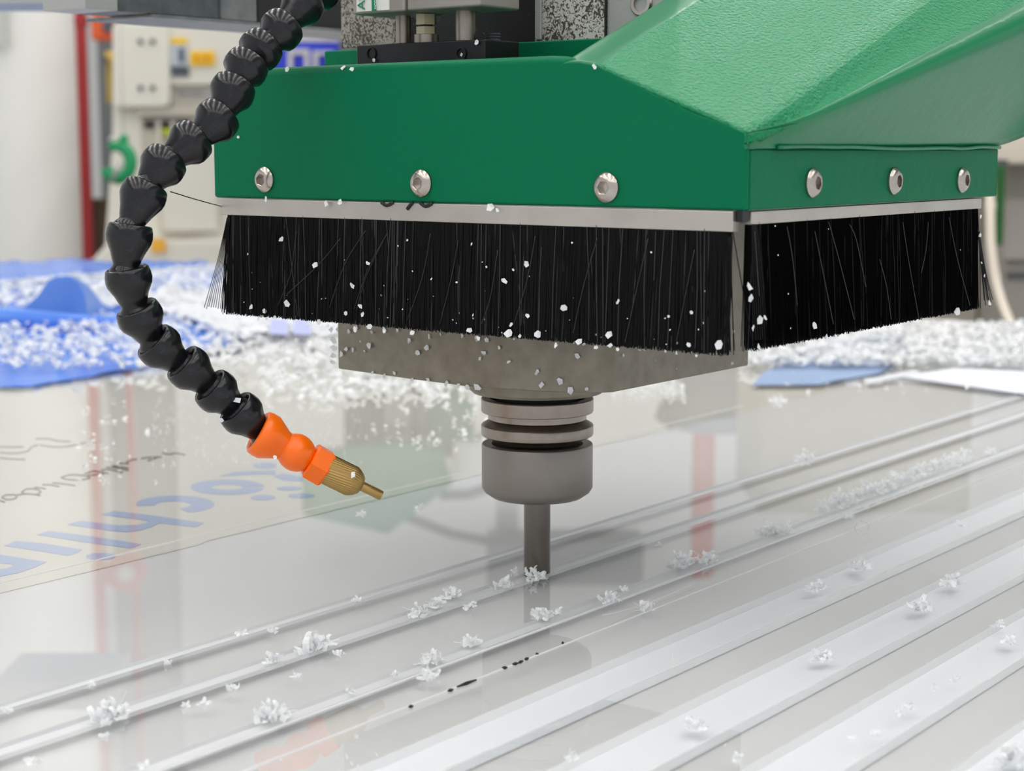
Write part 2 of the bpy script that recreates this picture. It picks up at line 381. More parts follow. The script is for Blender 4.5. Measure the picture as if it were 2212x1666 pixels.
# right background
bc = thing('beige_cabinet', hall(1900, 4.6, FLOOR_Z), 'large beige cabinet behind the right brush beyond the table', 'cabinet')
vbox('body', 1655, -190, 2120, 900, 4.6, .5, WALLR, bc, py_to_z=FLOOR_Z); vbox('body', 2120, 120, 2500, 900, 4.7, .5, WALLR, bc, py_to_z=FLOOR_Z)
vbox('plinth', 1660, 740, 2460, 780, 4.57, .03, mat('plinth', srgb(150, 142, 128), .7), bc)
t = thing('grey_cabinet', hall(2200, 4.2, FLOOR_Z), 'grey cabinet with a beige cap at the right edge', 'cabinet')
vbox('body', 2172, 330, 2300, 900, 4.2, .2, mat('warm_grey', srgb(150, 145, 138), .6), t, py_to_z=FLOOR_Z)
prism_px('cap', [(2126, 356), (2126, 330), (2146, 306), (2150, 292), (2300, 270), (2300, 356)], 4.1, .25, BEIGE, t, bevel=.01)
vbox('drawer', 2176, 430, 2300, 560, 4.18, .03, mat('warm_grey2', srgb(166, 160, 152), .6), t); vbox('shadow_gap', 2176, 590, 2300, 600, 4.19, .02, GREYD, t)
t = thing('green_bar', hall(2162, 4.05, .0), 'dark green upright bar left of the grey cabinet', 'bar')
prism_px('bar', [(2151, 530), (2151, 358), (2174, 358), (2172, 400), (2168, 530)], 4.05, .04, DGREEN, t, bevel=.004); vbox('bracket', 2150, 345, 2178, 358, 4.06, .06, GREYD, t)
t = thing('white_hose', ond(2140, 430, 3.2), 'off-white flexible hose curving down at the right edge', 'hose')
tube('tube', spline([ond(2136, 300, 3.3), ond(2139, 430, 3.2), ond(2142, 540, 3.15), ond(2160, 640, 3.1), ond(2200, 735, 3.0), ond(2240, 800, 2.9)]), .0085, BEIGE, t, n=12)
tube('collar', [ond(2139, 436, 3.2), ond(2139, 452, 3.2)], .0105, BEIGE, t, n=12)

# things behind the hood that only show mirrored in the sheet
def zat(ym, D): return (ym - 320) / FPX * D * math.cos(0) * .9905 - CAM.z
t = thing('second_router_head', hall(830, 6.4, FLOOR_Z), 'green hooded router head far behind, mirrored in the sheet left of the spindle', 'machine')
def hbox(name, px0, px1, D, z0, z1, dep, m, par, bevel=0):
    q = [hall(p, D, z) + FW * d for z in (z0, z1) for p, d in ((px0, 0), (px1, 0), (px1, dep), (px0, dep))]
    return meshobj(name, q, BF, m, par, bevel=bevel)
DH = 5.9
hbox('pedestal', 735, 985, DH + .1, FLOOR_Z, zat(1010, DH), .5, GREYP, t)
hbox('column', 755, 785, DH, zat(850, DH), zat(1060, DH), .1, GREYD, t); hbox('column', 825, 880, DH + .02, zat(820, DH), zat(1050, DH), .06, GREYL, t)
hbox('green_band', 915, 1020, DH, zat(800, DH), zat(960, DH), .1, GREEN, t)
q = []
for d in (0, .4):
    for (px, ym) in ((640, 985), (945, 950), (975, 1060), (830, 1172), (640, 1130)): q.append(hall(px, DH - .25 + d, zat(ym, DH - .25 + d)))
meshobj('hood', q, [(0, 1, 2, 3, 4), (9, 8, 7, 6, 5)] + [(i, 5 + i, 5 + (i + 1) % 5, (i + 1) % 5) for i in range(5)], mat('faded_green', srgb(20, 112, 80), .5), t, bevel=.01)
hbox('white_box', 975, 1090, DH, zat(960, DH), zat(1075, DH), .2, WFILM, t, .01)
for a, b in (((855, 1128), (1085, 1195)), ((945, 1085), (1075, 1060))):
    p = hall(a[0], DH, zat(a[1], DH)); q_ = hall(b[0], DH, zat(b[1], DH)); tube('cable', [p, (p + q_) / 2 + V((0, 0, .016)), q_], .017, GREYD, t, n=8)
hbox('top_rail', 1050, 1400, DH, zat(1190, DH), zat(1290, DH), .2, GREYP, t)
hbox('rail_post', 1070, 1120, DH + .2, FLOOR_Z, zat(1290, DH), .2, GREYL, t)
DD = 5.9
t = thing('grey_drum', hall(1530, DD, FLOOR_Z), 'grey drum on a stand with a red post, mirrored right of the spindle', 'drum')
hbox('stand', 1465, 1645, DD + .05, FLOOR_Z, zat(800, DD), .35, GREYL, t)
lathe('drum', hall(1550, DD + .2, zat(780, DD)), UP, [(0, .165), (.20, .165), (.21, .172), (.26, .15), (.28, .12)], mat('drum_grey', srgb(112, 118, 122), .6), t, n=40)
tube('handle', [hall(1452, DD, zat(870, DD)), hall(1437, DD, zat(905, DD)), hall(1467, DD, zat(925, DD))], .028, GREYD, t)
lathe('post', hall(1530, DD + .35, zat(850, DD)), UP, [(0, .042), (.75, .042)], mat('pale_red', srgb(196, 108, 100), .6), t, n=20)  # red lightened so that its mirror image in the sheet stays weak

# ================================================================== table, board, sheet
tb = thing('router_table', (0.45, .35, -.1), 'broad white machine table under the clear sheet', 'table')
box('tabletop', (-.95, -.9, -.06), (1.26, 1.45, -.0062), BOARD, tb)
for x, y in ((-.6, -.6), (1.1, -.6), (1.1, 1.3), (-.6, 1.3)): box('leg', (x, y, FLOOR_Z), (x + .1, y + .1, -.06), GREYP, tb)
tag(box('backing_board', (-.8, -.8, -.006), (1.22, .74, -.0042), BOARD), 'flat white backing board beneath the clear acrylic sheet', 'board')

X0, X1 = -.75, 1.18
GR = [(.0305, .0375, .0014), (-.0064, .0030, .0016), (-.0556, -.0470, .0016), (-.126, -.103, .0036), (-.177, -.1515, .0036), (-.2245, -.199, .0036), (-.277, -.251, .0036), (-.33, -.302, .0036)]
def groove_profile():
    pr = [(.712, -.004), (.712, 0)]; ms = ['w']
    for (a, b, d) in GR:
        nar = b - a < .015; pr += [(b, 0), (b, -d), (a, -d), (a, 0)]; ms += ['t', 'n' if nar else 'w', 'n' if nar else 'f', 'n' if nar else 'w']
    pr += [(-.74, 0), (-.74, -.004)]; ms += ['t', 'w']
    return pr, ms
pr, ms = groove_profile()
NX = 40; vs = []; fs = []; fmx = []
for i in range(NX + 1):
    x = X0 + (X1 - X0) * i / NX
    for (y, z) in pr: vs.append((x, y, z))
P = len(pr)
for i in range(NX):
    for j in range(P - 1):
        fs.append((i * P + j, i * P + j + 1, (i + 1) * P + j + 1, (i + 1) * P + j)); fmx.append({'t': 0, 'w': 1, 'f': 2, 'n': 3}[ms[j]])
sh = thing('acrylic_sheet', (.2, 0, 0), 'clear glossy acrylic sheet with straight milled grooves under the cutter', 'sheet')
so = meshobj('panel', vs, fs, [ACRY, FROSTW, FROST, FROSTN], sh, fm=fmx, loc=V((0, 0, 0)))
# make sure the top faces look up
if so.data.polygons[1].normal.z < 0:
    so.data.flip_normals()
tube('cut_edge', [(X0, -.0795, .0001), (.7, -.0745, .0001)], .00035, FIBRE, sh, n=5)
tube('cut_edge', [(X0, -.0556, .0001), (.8, -.0600, .0001)], .0004, FIBRE, sh, n=5)
for (a_e, b_e, d_e) in GR[3:]:
    pts = [V((-.5 + .03 * i, a_e + R.uniform(-.0003, .0003), .0001)) for i in range(46)]
    tube('cut_edge', pts, .0003, FIBRE, sh, n=5, radii=[R.uniform(.00008, .0003) for _ in pts])  # uneven white threads added as the sparkle along the wide groove lips
tube('cut_edge', [(-.3, .176, .0001), (.5, .178, .0001)], .00022, FIBRE, sh, n=5)

# protective film with print, under the sheet
FZ = -.0041
def flat(name, pts, m, parent, z=FZ, th=.0002, px=True):
    q = [onz(x, y, z) for x, y in pts] if px else [V((x, y, z)) for x, y in pts]
    n = len(q); vs = q + [p + V((0, 0, th)) for p in q]
    fs = [tuple(range(n)), tuple(reversed(range(n, 2 * n)))] + [(i, n + i, n + (i + 1) % n, (i + 1) % n) for i in range(n)]
    o = meshobj(name, vs, fs, m, parent)
    bm = bmesh.new(); bm.from_mesh(o.data); bmesh.ops.recalc_face_normals(bm, faces=bm.faces); bm.to_mesh(o.data); bm.free()
    return o
film = thing('protective_film', (.1, .45, FZ), 'cream protective film with pale blue mirrored print under the sheet', 'film')
e = [(-.7, .174), (-.045, .1745), (-.038, .1775), (1.1, .1785), (1.1, .705), (-.7, .705)]
flat('film_sheet', e, FILMW, film, px=False, z=-.0040, th=.0001)
A = lambda pts: [(x / 4.383, 900 + y / 4.383) for x, y in pts]
B = lambda pts: [(300 + x / 4.809, 940 + y / 4.809) for x, y in pts]
def inkp(pts, m=INKB, name='printed_letter'): return flat(name, pts, m, film, z=-.0038, th=.0001)
inkp(A([(40, 1225), (150, 1180), (430, 1205), (780, 1262), (740, 1290), (640, 1320), (400, 1280)]))
inkp(A([(350, 1120), (460, 1085), (900, 1140), (1340, 1210), (1240, 1250), (760, 1185)]))
inkp(A([(640, 1025), (760, 988), (950, 1010), (1120, 1032), (1290, 1028), (1390, 1008), (1400, 990), (1320, 975), (1150, 955), (960, 930), (1080, 893), (1500, 945), (1930, 1010), (1850, 1048), (1500, 1010), (1440, 1045), (1330, 1078), (1200, 1095), (1050, 1085)]))
def ringpts(cx, cy, rx, ry, a0, a1, n=28): return [(cx + rx * math.cos(math.radians(a0 + (a1 - a0) * i / n)), cy + ry * math.sin(math.radians(a0 + (a1 - a0) * i / n))) for i in range(n + 1)]
inkp(A(ringpts(955, 1326, 140, 33, 0, 348)))
inkp(A([(-60, 1300), (440, 1378), (330, 1430), (180, 1480), (-60, 1530), (-60, 1455), (60, 1440), (130, 1415), (110, 1400), (-60, 1385)]))
inkp(A(ringpts(1660, 832, 372, 82, 170, 430) + ringpts(1640, 838, 170, 34, 430, 170)))
def ring_letter(conv, cx, cy, rx, ry, hx, hy): 
    o_ = conv(ringpts(cx, cy, rx, ry, 5, 355)); i_ = conv(ringpts(cx, cy, hx, hy, 355, 5)); inkp(o_ + i_)
ring_letter(B, 920, 542, 384, 80, 165, 28)
inkp(B([(840, 432), (980, 385), (1150, 376), (1420, 372), (1420, 410), (1250, 408), (1000, 420)]))
inkp(B(ringpts(1310, 318, 125, 30, 0, 345))); inkp(B(ringpts(1290, 650, 130, 27, 0, 345)))
inkp(B(ringpts(1560, 556, 132, 20, 0, 345))); inkp(B(ringpts(1690, 632, 140, 24, 0, 345)))
inkp(B([(1400, 430), (1500, 400), (1720, 440), (1700, 480), (1500, 470)]))
def stroke(pts, wd=.0006):
    q = spline([onz(x, y, -.0037) for x, y in A(pts)], 5); tube('marker_stroke', q, wd, INKG, film, n=5)
for s in ([(0, 290), (110, 292), (225, 290)], [(0, 345), (150, 350), (260, 330), (300, 290), (360, 270)], [(340, 215), (450, 212), (560, 235), (670, 240)],
          [(380, 270), (500, 290), (640, 285), (820, 245)], [(0, 395), (120, 405), (240, 410)], [(400, 648), (480, 650), (560, 665)], [(500, 630), (600, 640), (710, 657)],
          [(205, 720), (250, 690), (340, 690), (385, 715), (330, 740), (230, 730), (190, 745)], [(330, 672), (390, 680), (430, 686)],
          [(20, 765), (60, 745), (150, 748), (140, 780), (70, 788), (20, 770)], [(150, 748), (260, 735), (380, 750)],
          [(580, 580), (660, 555), (780, 560), (850, 582), (760, 603), (640, 598), (585, 580)], [(800, 545), (880, 520), (960, 530), (1020, 540)], [(820, 560), (900, 556), (980, 545)],
          [(960, 510), (1040, 505), (1160, 530)], [(1000, 485), (1080, 485), (1215, 512)], [(1060, 465), (1150, 480), (1215, 490)], [(1130, 445), (1220, 450)], [(1200, 432), (1250, 412), (1300, 408)],
          [(1340, 400), (1400, 390), (1530, 385)], [(1540, 345), (1600, 360), (1660, 350), (1750, 365)], [(0, 800), (45, 812)], [(1400, 420), (1480, 395)]):
    stroke(s)
for s in ([(960, 1480), (1900, 1160)],): pass
# dark marks by the fourth groove
for (a, b) in (((740, 1087), (772, 1078)), ((795, 1062), (910, 1020)), ((1062, 950), (1095, 946)), ((1125, 928), (1160, 920)), ((1160, 920), (1190, 906)), ((1198, 900), (1222, 890)), ((1265, 868), (1280, 864)), ((505, 1182), (532, 1176)), ((1420, 801), (1432, 799))):
    p = [onz(700 + x / 2.765, 1100 + y / 2.765, .0004) for x, y in (a, b)]; m_ = (p[0] + p[1]) / 2
    tube('dark_mark', [p[0], m_, p[1]], .0007, INK, sh, n=6, radii=[.0003, .0007, .0003])

# ================================================================== dust hood
HX, HY, HYL = -.075, -.147, .126
ZB, ZT = .1686, .2232
hood = thing('dust_hood', (.04, -.01, ZB), 'glossy green sheet-metal dust hood with a sloping duct over the spindle', 'dust hood')
XE = .158; XF = .34; SL = .4
def grow(x): return x - HX
# outline of the front-left face
TH = .003
face = [(HYL, ZB), (HY, ZB), (HY, .1965), (-.1254, .2034), (-.1056, .2117), (-.0829, .2215), (-.0745, .2232), (HYL - .012, ZT), (HYL, ZT - .006)]
vsf = [V((HX, y, z)) for y, z in face] + [V((HX + TH, y, z)) for y, z in face]
nf = len(face)
meshobj('front_panel', vsf, [tuple(reversed(range(nf))), tuple(range(nf, 2 * nf))] + [(i, (i + 1) % nf, nf + (i + 1) % nf, nf + i) for i in range(nf)], GREEN, hood, bevel=.0012)
# top lip: rolled edge
tube('rolled_lip', [V((HX + .003, HYL - .014, ZT - .0010)), V((HX + .003, 0, ZT - .0006)), V((HX + .003, -.060, ZT - .0006)), V((HX + .003, -.067, ZT - .0010)), V((HX + .004, -.072, ZT - .0022))], .0030, GREEN, hood, n=16)
box('top_plate', (HX + .002, -.066, ZT - .002), (XE, HYL - .002, ZT), GREEN, hood)
box('left_panel', (HX + .003, HYL - .003, ZB), (XE, HYL, ZT - .002), GREEN, hood, bevel=.001)
box('back_panel', (XE - .003, HY + .003, ZB), (XE, HYL - .003, ZT - .002), GREEN, hood, bevel=.001)
box('side_flange', (HX + .003, HY, ZB), (XE, HY + .003, .1905), GREEN, hood, bevel=.001)
# duct: bright sloping facet, rounded ridge, bulged side, underside
NS = 26
def section(x):
    g = x - HX; k = min(1, g / .03)
    zc = .1965 + SL * g            # ridge
    e = [(-.0655, .2232 + SL * g - .0015), (-.069, .2236 + SL * g), (-.0829, .2215 + SL * g), (-.115, .2085 + SL * g - .001 * k), (HY + .0045, .1985 + SL * g)]
    b = .20 * g                      # outward flare of the side
    e += [(HY - .0012 - .12 * b, .1965 + SL * g - .0014), (HY - .003 * k - .40 * b, .1965 + SL * g - .007 - .02 * g), (HY - .003 * k - .8 * b, .1965 + .34 * g - .004 * k), (HY - .002 * k - b, .196 + .285 * g - .004 * k), (HY - .001 * k - .92 * b, .1945 + .265 * g - .005 * k)]
    fy = HY - (0 if x < XE else .95 * (x - XE)); fz = .1905 + (0 if x < XE else .60 * (x - XE))
    l = e[-1]
    e += [(l[0] * .62 + fy * .38, l[1] * .62 + fz * .38 - .0005 * k), (l[0] * .25 + fy * .75, l[1] * .25 + fz * .75 - .0008 * k), (fy - .0004, fz)]
    return e
vsd = []; fsd = []; fm_ = []
xs = [HX + (XF - HX) * (i / NS) ** 1.15 for i in range(NS + 1)]
for x in xs:
    for (y, z) in section(x): vsd.append(V((x, y, z)))
M = len(section(0))
for i in range(NS):
    for j in range(M - 1):
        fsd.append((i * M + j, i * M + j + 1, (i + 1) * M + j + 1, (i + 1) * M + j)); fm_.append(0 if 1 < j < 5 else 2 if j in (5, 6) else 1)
duct = meshobj('duct', vsd, fsd, [GREENR, GREENS, mat('green_peel_shaded', srgb(0, 128, 80), .46, 0, .25, .04, bump=(640, .8, .0020))], hood, smooth=True, fm=fm_)  # facet paint toned down: shade of the band beside the ridge put into colour
sm = duct.modifiers.new('subd', 'SUBSURF'); sm.levels = 1; sm.render_levels = 2
bm = bmesh.new(); bm.from_mesh(duct.data); bmesh.ops.recalc_face_normals(bm, faces=bm.faces)
cl = bm.edges.layers.float.new('crease_edge')
for e_ in bm.edges:
    a, b = sorted(v.index for v in e_.verts)
    if a < M and b < M: e_[cl] = 1.0
    elif (b - a) == M and a % M in (2, 8): e_[cl] = .75 if a % M == 2 else .35
    elif (b - a) == M and a % M in (0, M - 1): e_[cl] = 1.0
bm.to_mesh(duct.data); bm.free()
so_ = duct.modifiers.new('solid', 'SOLIDIFY'); so_.thickness = .0015; so_.offset = -1
# outer wall of the duct that faces the machine
meshobj('duct_wall', [V((HX, -.0655, ZT)), V((XF, -.0655, ZT)), V((XF, -.0655, .2217 + SL * (XF - HX))), V((HX, -.0655, .2217))], [(0, 1, 2, 3)], GREENS, hood)
# collar standing on the top plate
cz = onx(1220, 86, .012).z; cl_y = onx(700, 110, .012).y
box('collar_plate', (.012, -.064, ZT), (.016, onx(700, 110, .012).y, cz), GREEN, hood, bevel=.0008)
# weld bead along the flange
tube('weld_bead', spline([V((-.055 + .021 * i, HY - .0016, .1908 + R.uniform(-.0004, .0006))) for i in range(11)], 4), .0008, GREENS, hood, n=8)

def hexscrew(center, normal, parent, name='button_screw', r=.0056, twist=0):
    a, u, v = frame_from(normal); c = V(center); n = 24; vs = []; fs = []
    def ring(d, fr):
        for i in range(n):
            t = 2 * PI * i / n; rr = fr(t); vs.append(c + a * d + (u * math.cos(t) + v * math.sin(t)) * rr)
    hexr = lambda t: .0026 * math.cos(PI / 6) / math.cos(((t + twist) % (PI / 3)) - PI / 6)
    for d, rr in ((0, r), (.0010, r), (.0021, r * .84), (.0029, r * .64)): ring(d, lambda t, rr=rr: rr)
    ring(.0031, lambda t: hexr(t) * 1.12); ring(.0029, hexr); ring(.0008, hexr)
    for j in range(6):
        for i in range(n):
            k = (i + 1) % n; fs.append((j * n + i, j * n + k, (j + 1) * n + k, (j + 1) * n + i))
    fs.append(tuple(range(6 * n, 7 * n)))
    ob = meshobj(name, vs, fs, STAIN, parent, smooth=True, loc=c); sharpen(ob.data, .5); return ob
for i, p in enumerate(((573, 388), (911, 396), (1311, 405))): hexscrew(onx(*p, HX), (-1, 0, 0), hood, twist=.3 + i * .4)
for i, p in enumerate(((1753, 395), (1929, 391), (2076, 389))): hexscrew(ony(*p, HY), (0, -1, 0), hood, twist=.2 + i * .5)

# ================================================================== brushes
def brush(name, label, P0, P1, nrm, z_top, z_mid, z_bot, count, lean, b0, b1):
    """holder strip from P0 to P1 (xy), bristles below"""
    t = thing(name, ((P0.x + P1.x) / 2, (P0.y + P1.y) / 2, z_bot), label, 'brush')
    d = (P1 - P0); L = d.length; d = d / L; n = nrm
    q = [V((0, 0, z)) + P0 + d * a + n * b for z in (z_mid, z_top) for a, b in ((0, 0), (L, 0), (L, .0045), (0, .0045))]
    meshobj('holder_strip', [V(v) for v in q], BF, ALU, t, bevel=.0004)
    vs = []; fs = []; fmi = []
    def br(p, q_, r):
        k = len(vs); ax = (q_ - p); mid = (p + q_) / 2 + V((R.uniform(-1, 1), R.uniform(-1, 1), 0)) * .0006
        for c, rr in ((p, r), (mid, r), (q_, r * .8)):
            for a in (0, 2.09, 4.19): vs.append(c + (d * math.cos(a) - n * math.sin(a)) * rr)
        for s in (0, 3):
            for a in range(3):
                b = (a + 1) % 3; fs.append((k + s + a, k + s + b, k + s + 3 + b, k + s + 3 + a))
        fs.append((k + 6, k + 7, k + 8))
    for i in range(count):
        u = R.random(); s = b0 + (L - b0 - b1) * u; w_ = R.uniform(.0004, .0040)
        edge = 0
        if u < .03: edge = -(.03 - u) / .03 * R.uniform(.0, .006)
        if u > .97: edge = (u - .97) / .03 * R.uniform(.0, .003)
        tilt = lean + R.gauss(0, .0009) + (R.gauss(0, .004) if R.random() < .05 else 0) + .0010 * math.sin(s * 160)
        p = P0 + d * s + n * w_ + V((0, 0, z_mid + .001)); e_ = P0 + d * (s + tilt + edge) + n * (w_ + R.gauss(0, .0006)) + V((0, 0, z_bot + R.uniform(-.0012, .0012)))
        f0 = len(fs); hi_ = R.random() < .045; br(p - n * (.0004 if hi_ else 0), e_ - n * (.0005 if hi_ else 0), .00018 if hi_ else .00021); fmi += [1 if hi_ else 0] * (len(fs) - f0)
    o = meshobj('bristles', vs, fs, [BRIS, BRISL], t, fm=fmi); o['kind'] = 'stuff'
    return t, d, n, L
PL0 = V((-.0757, .1214, 0)); PL1 = V((-.0757, -.1424, 0))
zl = .1602
lb_, ld, ln, lL = brush('strip_brush', 'long black strip brush under the left face of the green hood', PL0, PL1, V((1, 0, 0)), ZB - .0002, zl + .0008, .1172, 6800, -.0008, .004, .0022)
PR0 = V((-.0680, -.1457, 0)); PR1 = V((.1434, -.1457, 0))
rb_, rd, rn, rL = brush('strip_brush', 'shorter black strip brush under the right side flange of the green hood', PR0, PR1, V((0, 1, 0)), ZB - .0004, .1634, .1183, 6000, .0035, .0022, .003)
# stray bristles picked out in the photograph
def stray(pts, par, plane, m=BRISL, r=.00018, off=.0012):
    f = (lambda x, y: onx(x, y, HX - off)) if plane == 'l' else (lambda x, y: ony(x, y, -.1457 - off))
    tube('bristle', spline([f(*p) for p in pts], 4), r, m, par, n=5)
for s in ([(735, 515), (690, 570), (620, 636)], [(790, 498), (745, 570), (712, 665)], [(836, 505), (795, 580), (765, 668)], [(828, 520), (790, 600), (770, 672)],
          [(1156, 510), (1140, 600), (1110, 700)], [(990, 520), (975, 600), (950, 700)], [(1290, 515), (1260, 620), (1238, 720)], [(1400, 515), (1372, 640), (1350, 740)],
          [(640, 500), (628, 590), (600, 660)], [(930, 505), (912, 600), (880, 690)], [(1500, 540), (1478, 650), (1460, 745)], [(1075, 540), (1060, 640), (1040, 700)]):
    stray(s, lb_, 'l')
for k in range(9):
    x = 497 - k * .8; stray([(x, 470), (x - 8 - k * 1.5, 560), (x - 16 - k * 4.2, 664 + R.uniform(-4, 4))], lb_, 'l', BRIS, .00016, .0008)
for k in range(8):
    x = 1582 - k * 1.2; stray([(x, 512), (x - 2 - R.uniform(0, 6), 640), (x - 3 - R.uniform(0, 20), 762)], lb_, 'l', BRIS, .0002, .0006)
for s in ([(1790, 480), (1812, 560), (1845, 690)], [(1700, 490), (1712, 560), (1722, 660)], [(1835, 485), (1850, 520), (1870, 620)], [(2005, 480), (2000, 540), (1990, 590)],
          [(2050, 470), (2068, 560), (2095, 660)], [(1950, 480), (1962, 560), (1985, 690)], [(1900, 560), (1915, 620), (1925, 690)], [(1760, 500), (1780, 600), (1800, 700)], [(1630, 500), (1634, 560), (1640, 640)]):
    stray(s, rb_, 'r')
for k in range(7):
    stray([(2112 + k * .6, 500), (2120 + k * 1.3, 580), (2126 + k * 3.0, 655 + R.uniform(-8, 8))], rb_, 'r', BRIS, .0002, .0002)
for k in range(6):
    stray([(1624 + k * 2, 486), (1626 + k * 4, 600), (1632 + k * 5, 735)], rb_, 'r', BRIS, .0003, .0004)
# marker remains on the left strip
for pts in ([(824, 437), (836, 444), (850, 437)], [(880, 452), (886, 444), (892, 438)], [(908, 438), (920, 446), (934, 439)]):
    tube('ink_mark', spline([onx(*p, HX - .0008) for p in pts], 3), .0008, INK, lb_, n=6)
# corner foam block between the strips
tag(box('corner_block', (-.0745, -.1455, .1645), (-.0695, -.143, ZB + .0002), BLKM, bevel=.0003), 'tiny black block in the gap between the two brush strips', 'block')
# fine wire from the hose to the strip
tag(tube('stray_fibre', spline([ond(368, 414, .685), ond(420, 430, .71), onx(478, 446, HX - .0006)], 6), .00022, BRIS, n=5), 'single dark fibre stretched from the hose to the left brush strip', 'fibre')

# ================================================================== spindle
_pp = [onz(x, y, .0893) for x, y in ((730, 797), (890, 820), (1030, 838), (1180, 847), (1290, 850), (1325, 848))]
pts_plate = [(p.x, p.y) for p in _pp]; _py = onz(1617, 790, .0893); pts_plate += [(_py.x, _py.y), (_py.x, pts_plate[0][1])]
print('plate', [(round(a, 4), round(b, 4)) for a, b in pts_plate])
n_ = len(pts_plate); pz0, pz1 = .0893, .160
sp = thing('spindle_plate', (.03, .01, pz0), 'grey-brown ground steel clamp plate dusted with chips under the hood', 'plate')
vs = [V((x, y, pz0)) for x, y in pts_plate] + [V((x, y, pz1)) for x, y in pts_plate]
plate_o = meshobj('clamp_body', vs, [tuple(range(n_)), tuple(reversed(range(n_, 2 * n_)))] + [(i, n_ + i, n_ + (i + 1) % n_, (i + 1) % n_) for i in range(n_)], STEELP, sp, bevel=.0008)
box('split_cover', (-.008, -.030, pz0 - .0010), (.080, .085, pz0 + .001), STEELP, sp)
spd = thing('spindle', (0, 0, 0), 'steel tool holder with collet nut and round cutter above the grooves', 'spindle')
lathe('nose_flange', (0, 0, 0), UP, [(.0828, .026), (.0828, .029), (.0842, .0305), (.0875, .0308), (.0885, .0308)], STEELP, spd, n=96)
lathe('neck', (0, 0, 0), UP, [(.0560, .0185), (.0870, .0185)], DARK, spd, n=64)
lathe('drive_flange', (0, 0, 0), UP, [(.0738, .0205), (.0738, .0249), (.0742, .0252), (.0797, .0252), (.0801, .0249), (.0801, .0215)], STEEL, spd, n=96, cap0=False, cap1=False)
lathe('flange_web', (0, 0, 0), UP, [(.0690, .0190), (.0706, .0216), (.0708, .0221), (.0735, .0221), (.0739, .0214)], STEEL, spd, n=96, cap0=False, cap1=False)
lathe('lower_flange', (0, 0, 0), UP, [(.0590, .0180), (.0600, .0196), (.0604, .0200), (.0614, .0206), (.0622, .0215), (.0630, .0244), (.0634, .0250), (.0640, .0252), (.0676, .0252), (.0681, .0249), (.0700, .0217), (.0702, .0200)], STEEL, spd, n=96, cap0=False, cap1=False)
nt_ = lathe('collet_nut', (0, 0, 0), UP, [(.0345, .0065), (.0345, .0150), (.0352, .0205), (.0375, .0238), (.0395, .0250), (.0588, .0250), (.0593, .0247), (.0593, .0206), (.0570, .0200), (.0570, .0185)], NUTM, spd, n=96, cap0=False, cap1=False)
lathe('cutter', (0, 0, 0), UP, [(-.0028, .0), (-.0028, .0056), (-.0020, .0060), (.0362, .0060)], BITM, spd, n=48, cap0=False, cap1=False)

# ================================================================== pneumatics and blocks over the hood
def xbox(name, x, depth, pxl, pxr, pyt, pyb, m, parent=None, bevel=.0005, yref=None):
    """box whose front lies on machine plane x, spanning measured left/right and top/bottom"""
    a = onx(pxl, pyb, x); b = onx(pxr, pyb, x); ztop = onx(pxr, pyt, x).z; zbot = b.z
    return box(name, (x, b.y, zbot), (x + depth, a.y, ztop), m, parent, bevel=bevel)
t = thing('black_block', (-.03, .03, ZT), 'black anodised block with two bores standing on the green hood', 'block')
zb1 = onx(1050, 80, -.036).z
yl_, yr_ = onx(770, 120, -.036).y, onx(1048, 120, -.036).y
box('body', (-.036, yr_, ZT), (-.012, yl_, onx(1048, 84, -.036).z), BLKM, t, bevel=.0007)
for px in (802, 996):
    c = onx(px, 116, -.0363)
    lathe('bore', c, (-1, 0, 0), [(-.001, .0026), (.0004, .0028), (.0004, .0022), (-.0005, .0021), (-.0005, 0)], DARK, t, n=24, cap0=False, cap1=False)
cy = thing('pneumatic_cylinder', onx(1036, 14, -.04), 'grey pneumatic cylinder with a green and white label at the top', 'cylinder')
zc = onx(1036, 14, -.040).z
box('body', (-.040, onx(1036, 14, -.04).y, zc), (-.012, onx(878, 20, -.04).y, zc + .04), GBODY, cy, bevel=.0012)
box('end_block', (-.041, onx(876, 20, -.04).y, zc - .0003), (-.014, onx(765, 26, -.04).y, zc + .04), GBODY, cy, bevel=.0012)
lbl = box('label', (-.0416, onx(842, 12, -.041).y, onx(800, 24, -.041).z), (-.0409, onx(772, 12, -.041).y, zc + .04), WHITE, cy)
box('label_band', (-.0420, onx(815, 12, -.041).y, onx(808, 24, -.041).z), (-.0414, onx(806, 12, -.041).y, zc + .04), GINK, cy)
# lettering reads upwards on the plane facing -X
rotl = Matrix(((0, 0, -1), (0, 1, 0), (1, 0, 0)))
text('AIR', .0062, onx(788, 21, -.0421), rotl, GINK, cy)
text('MODEL', .0018, onx(813.5, 20, -.0424), rotl, WHITE, cy)
rods = thing('guide_rods', onx(1005, 82, -.026), 'bright guide rods and brass nuts between cylinder and black block', 'guide rod')
def rod(name, px, rad, m, z0, z1, x=-.024, n=24):
    c = onx(px, 60, x); return lathe(name, V((c.x, c.y, 0)), UP, [(z0, rad), (z1, rad)], m, rods, n=n)
zt_ = onx(1048, 84, -.036).z
rod('rod', 871, .0034, STEEL, zt_, zc + .004); rod('rod', 1006, .0045, STEEL, zt_, zc + .004)
rod('hex_nut', 921, .0047, BRASSD, onx(921, 54, -.024).z, zc - .0003, n=6); rod('hex_nut', 921, .0047, BRASSD, onx(921, 74, -.024).z, onx(921, 58, -.024).z, n=6)
rod('washer', 921, .0055, STEEL, zt_ - .0003, onx(921, 75, -.024).z); rod('threaded_stud', 921, .0028, DARK, zt_, zc)
c = onx(1066, 70, -.016)
ts = thing('threaded_bolt', V((c.x, c.y, zt_)), 'short dark threaded bolt at the right end of the black block', 'bolt')
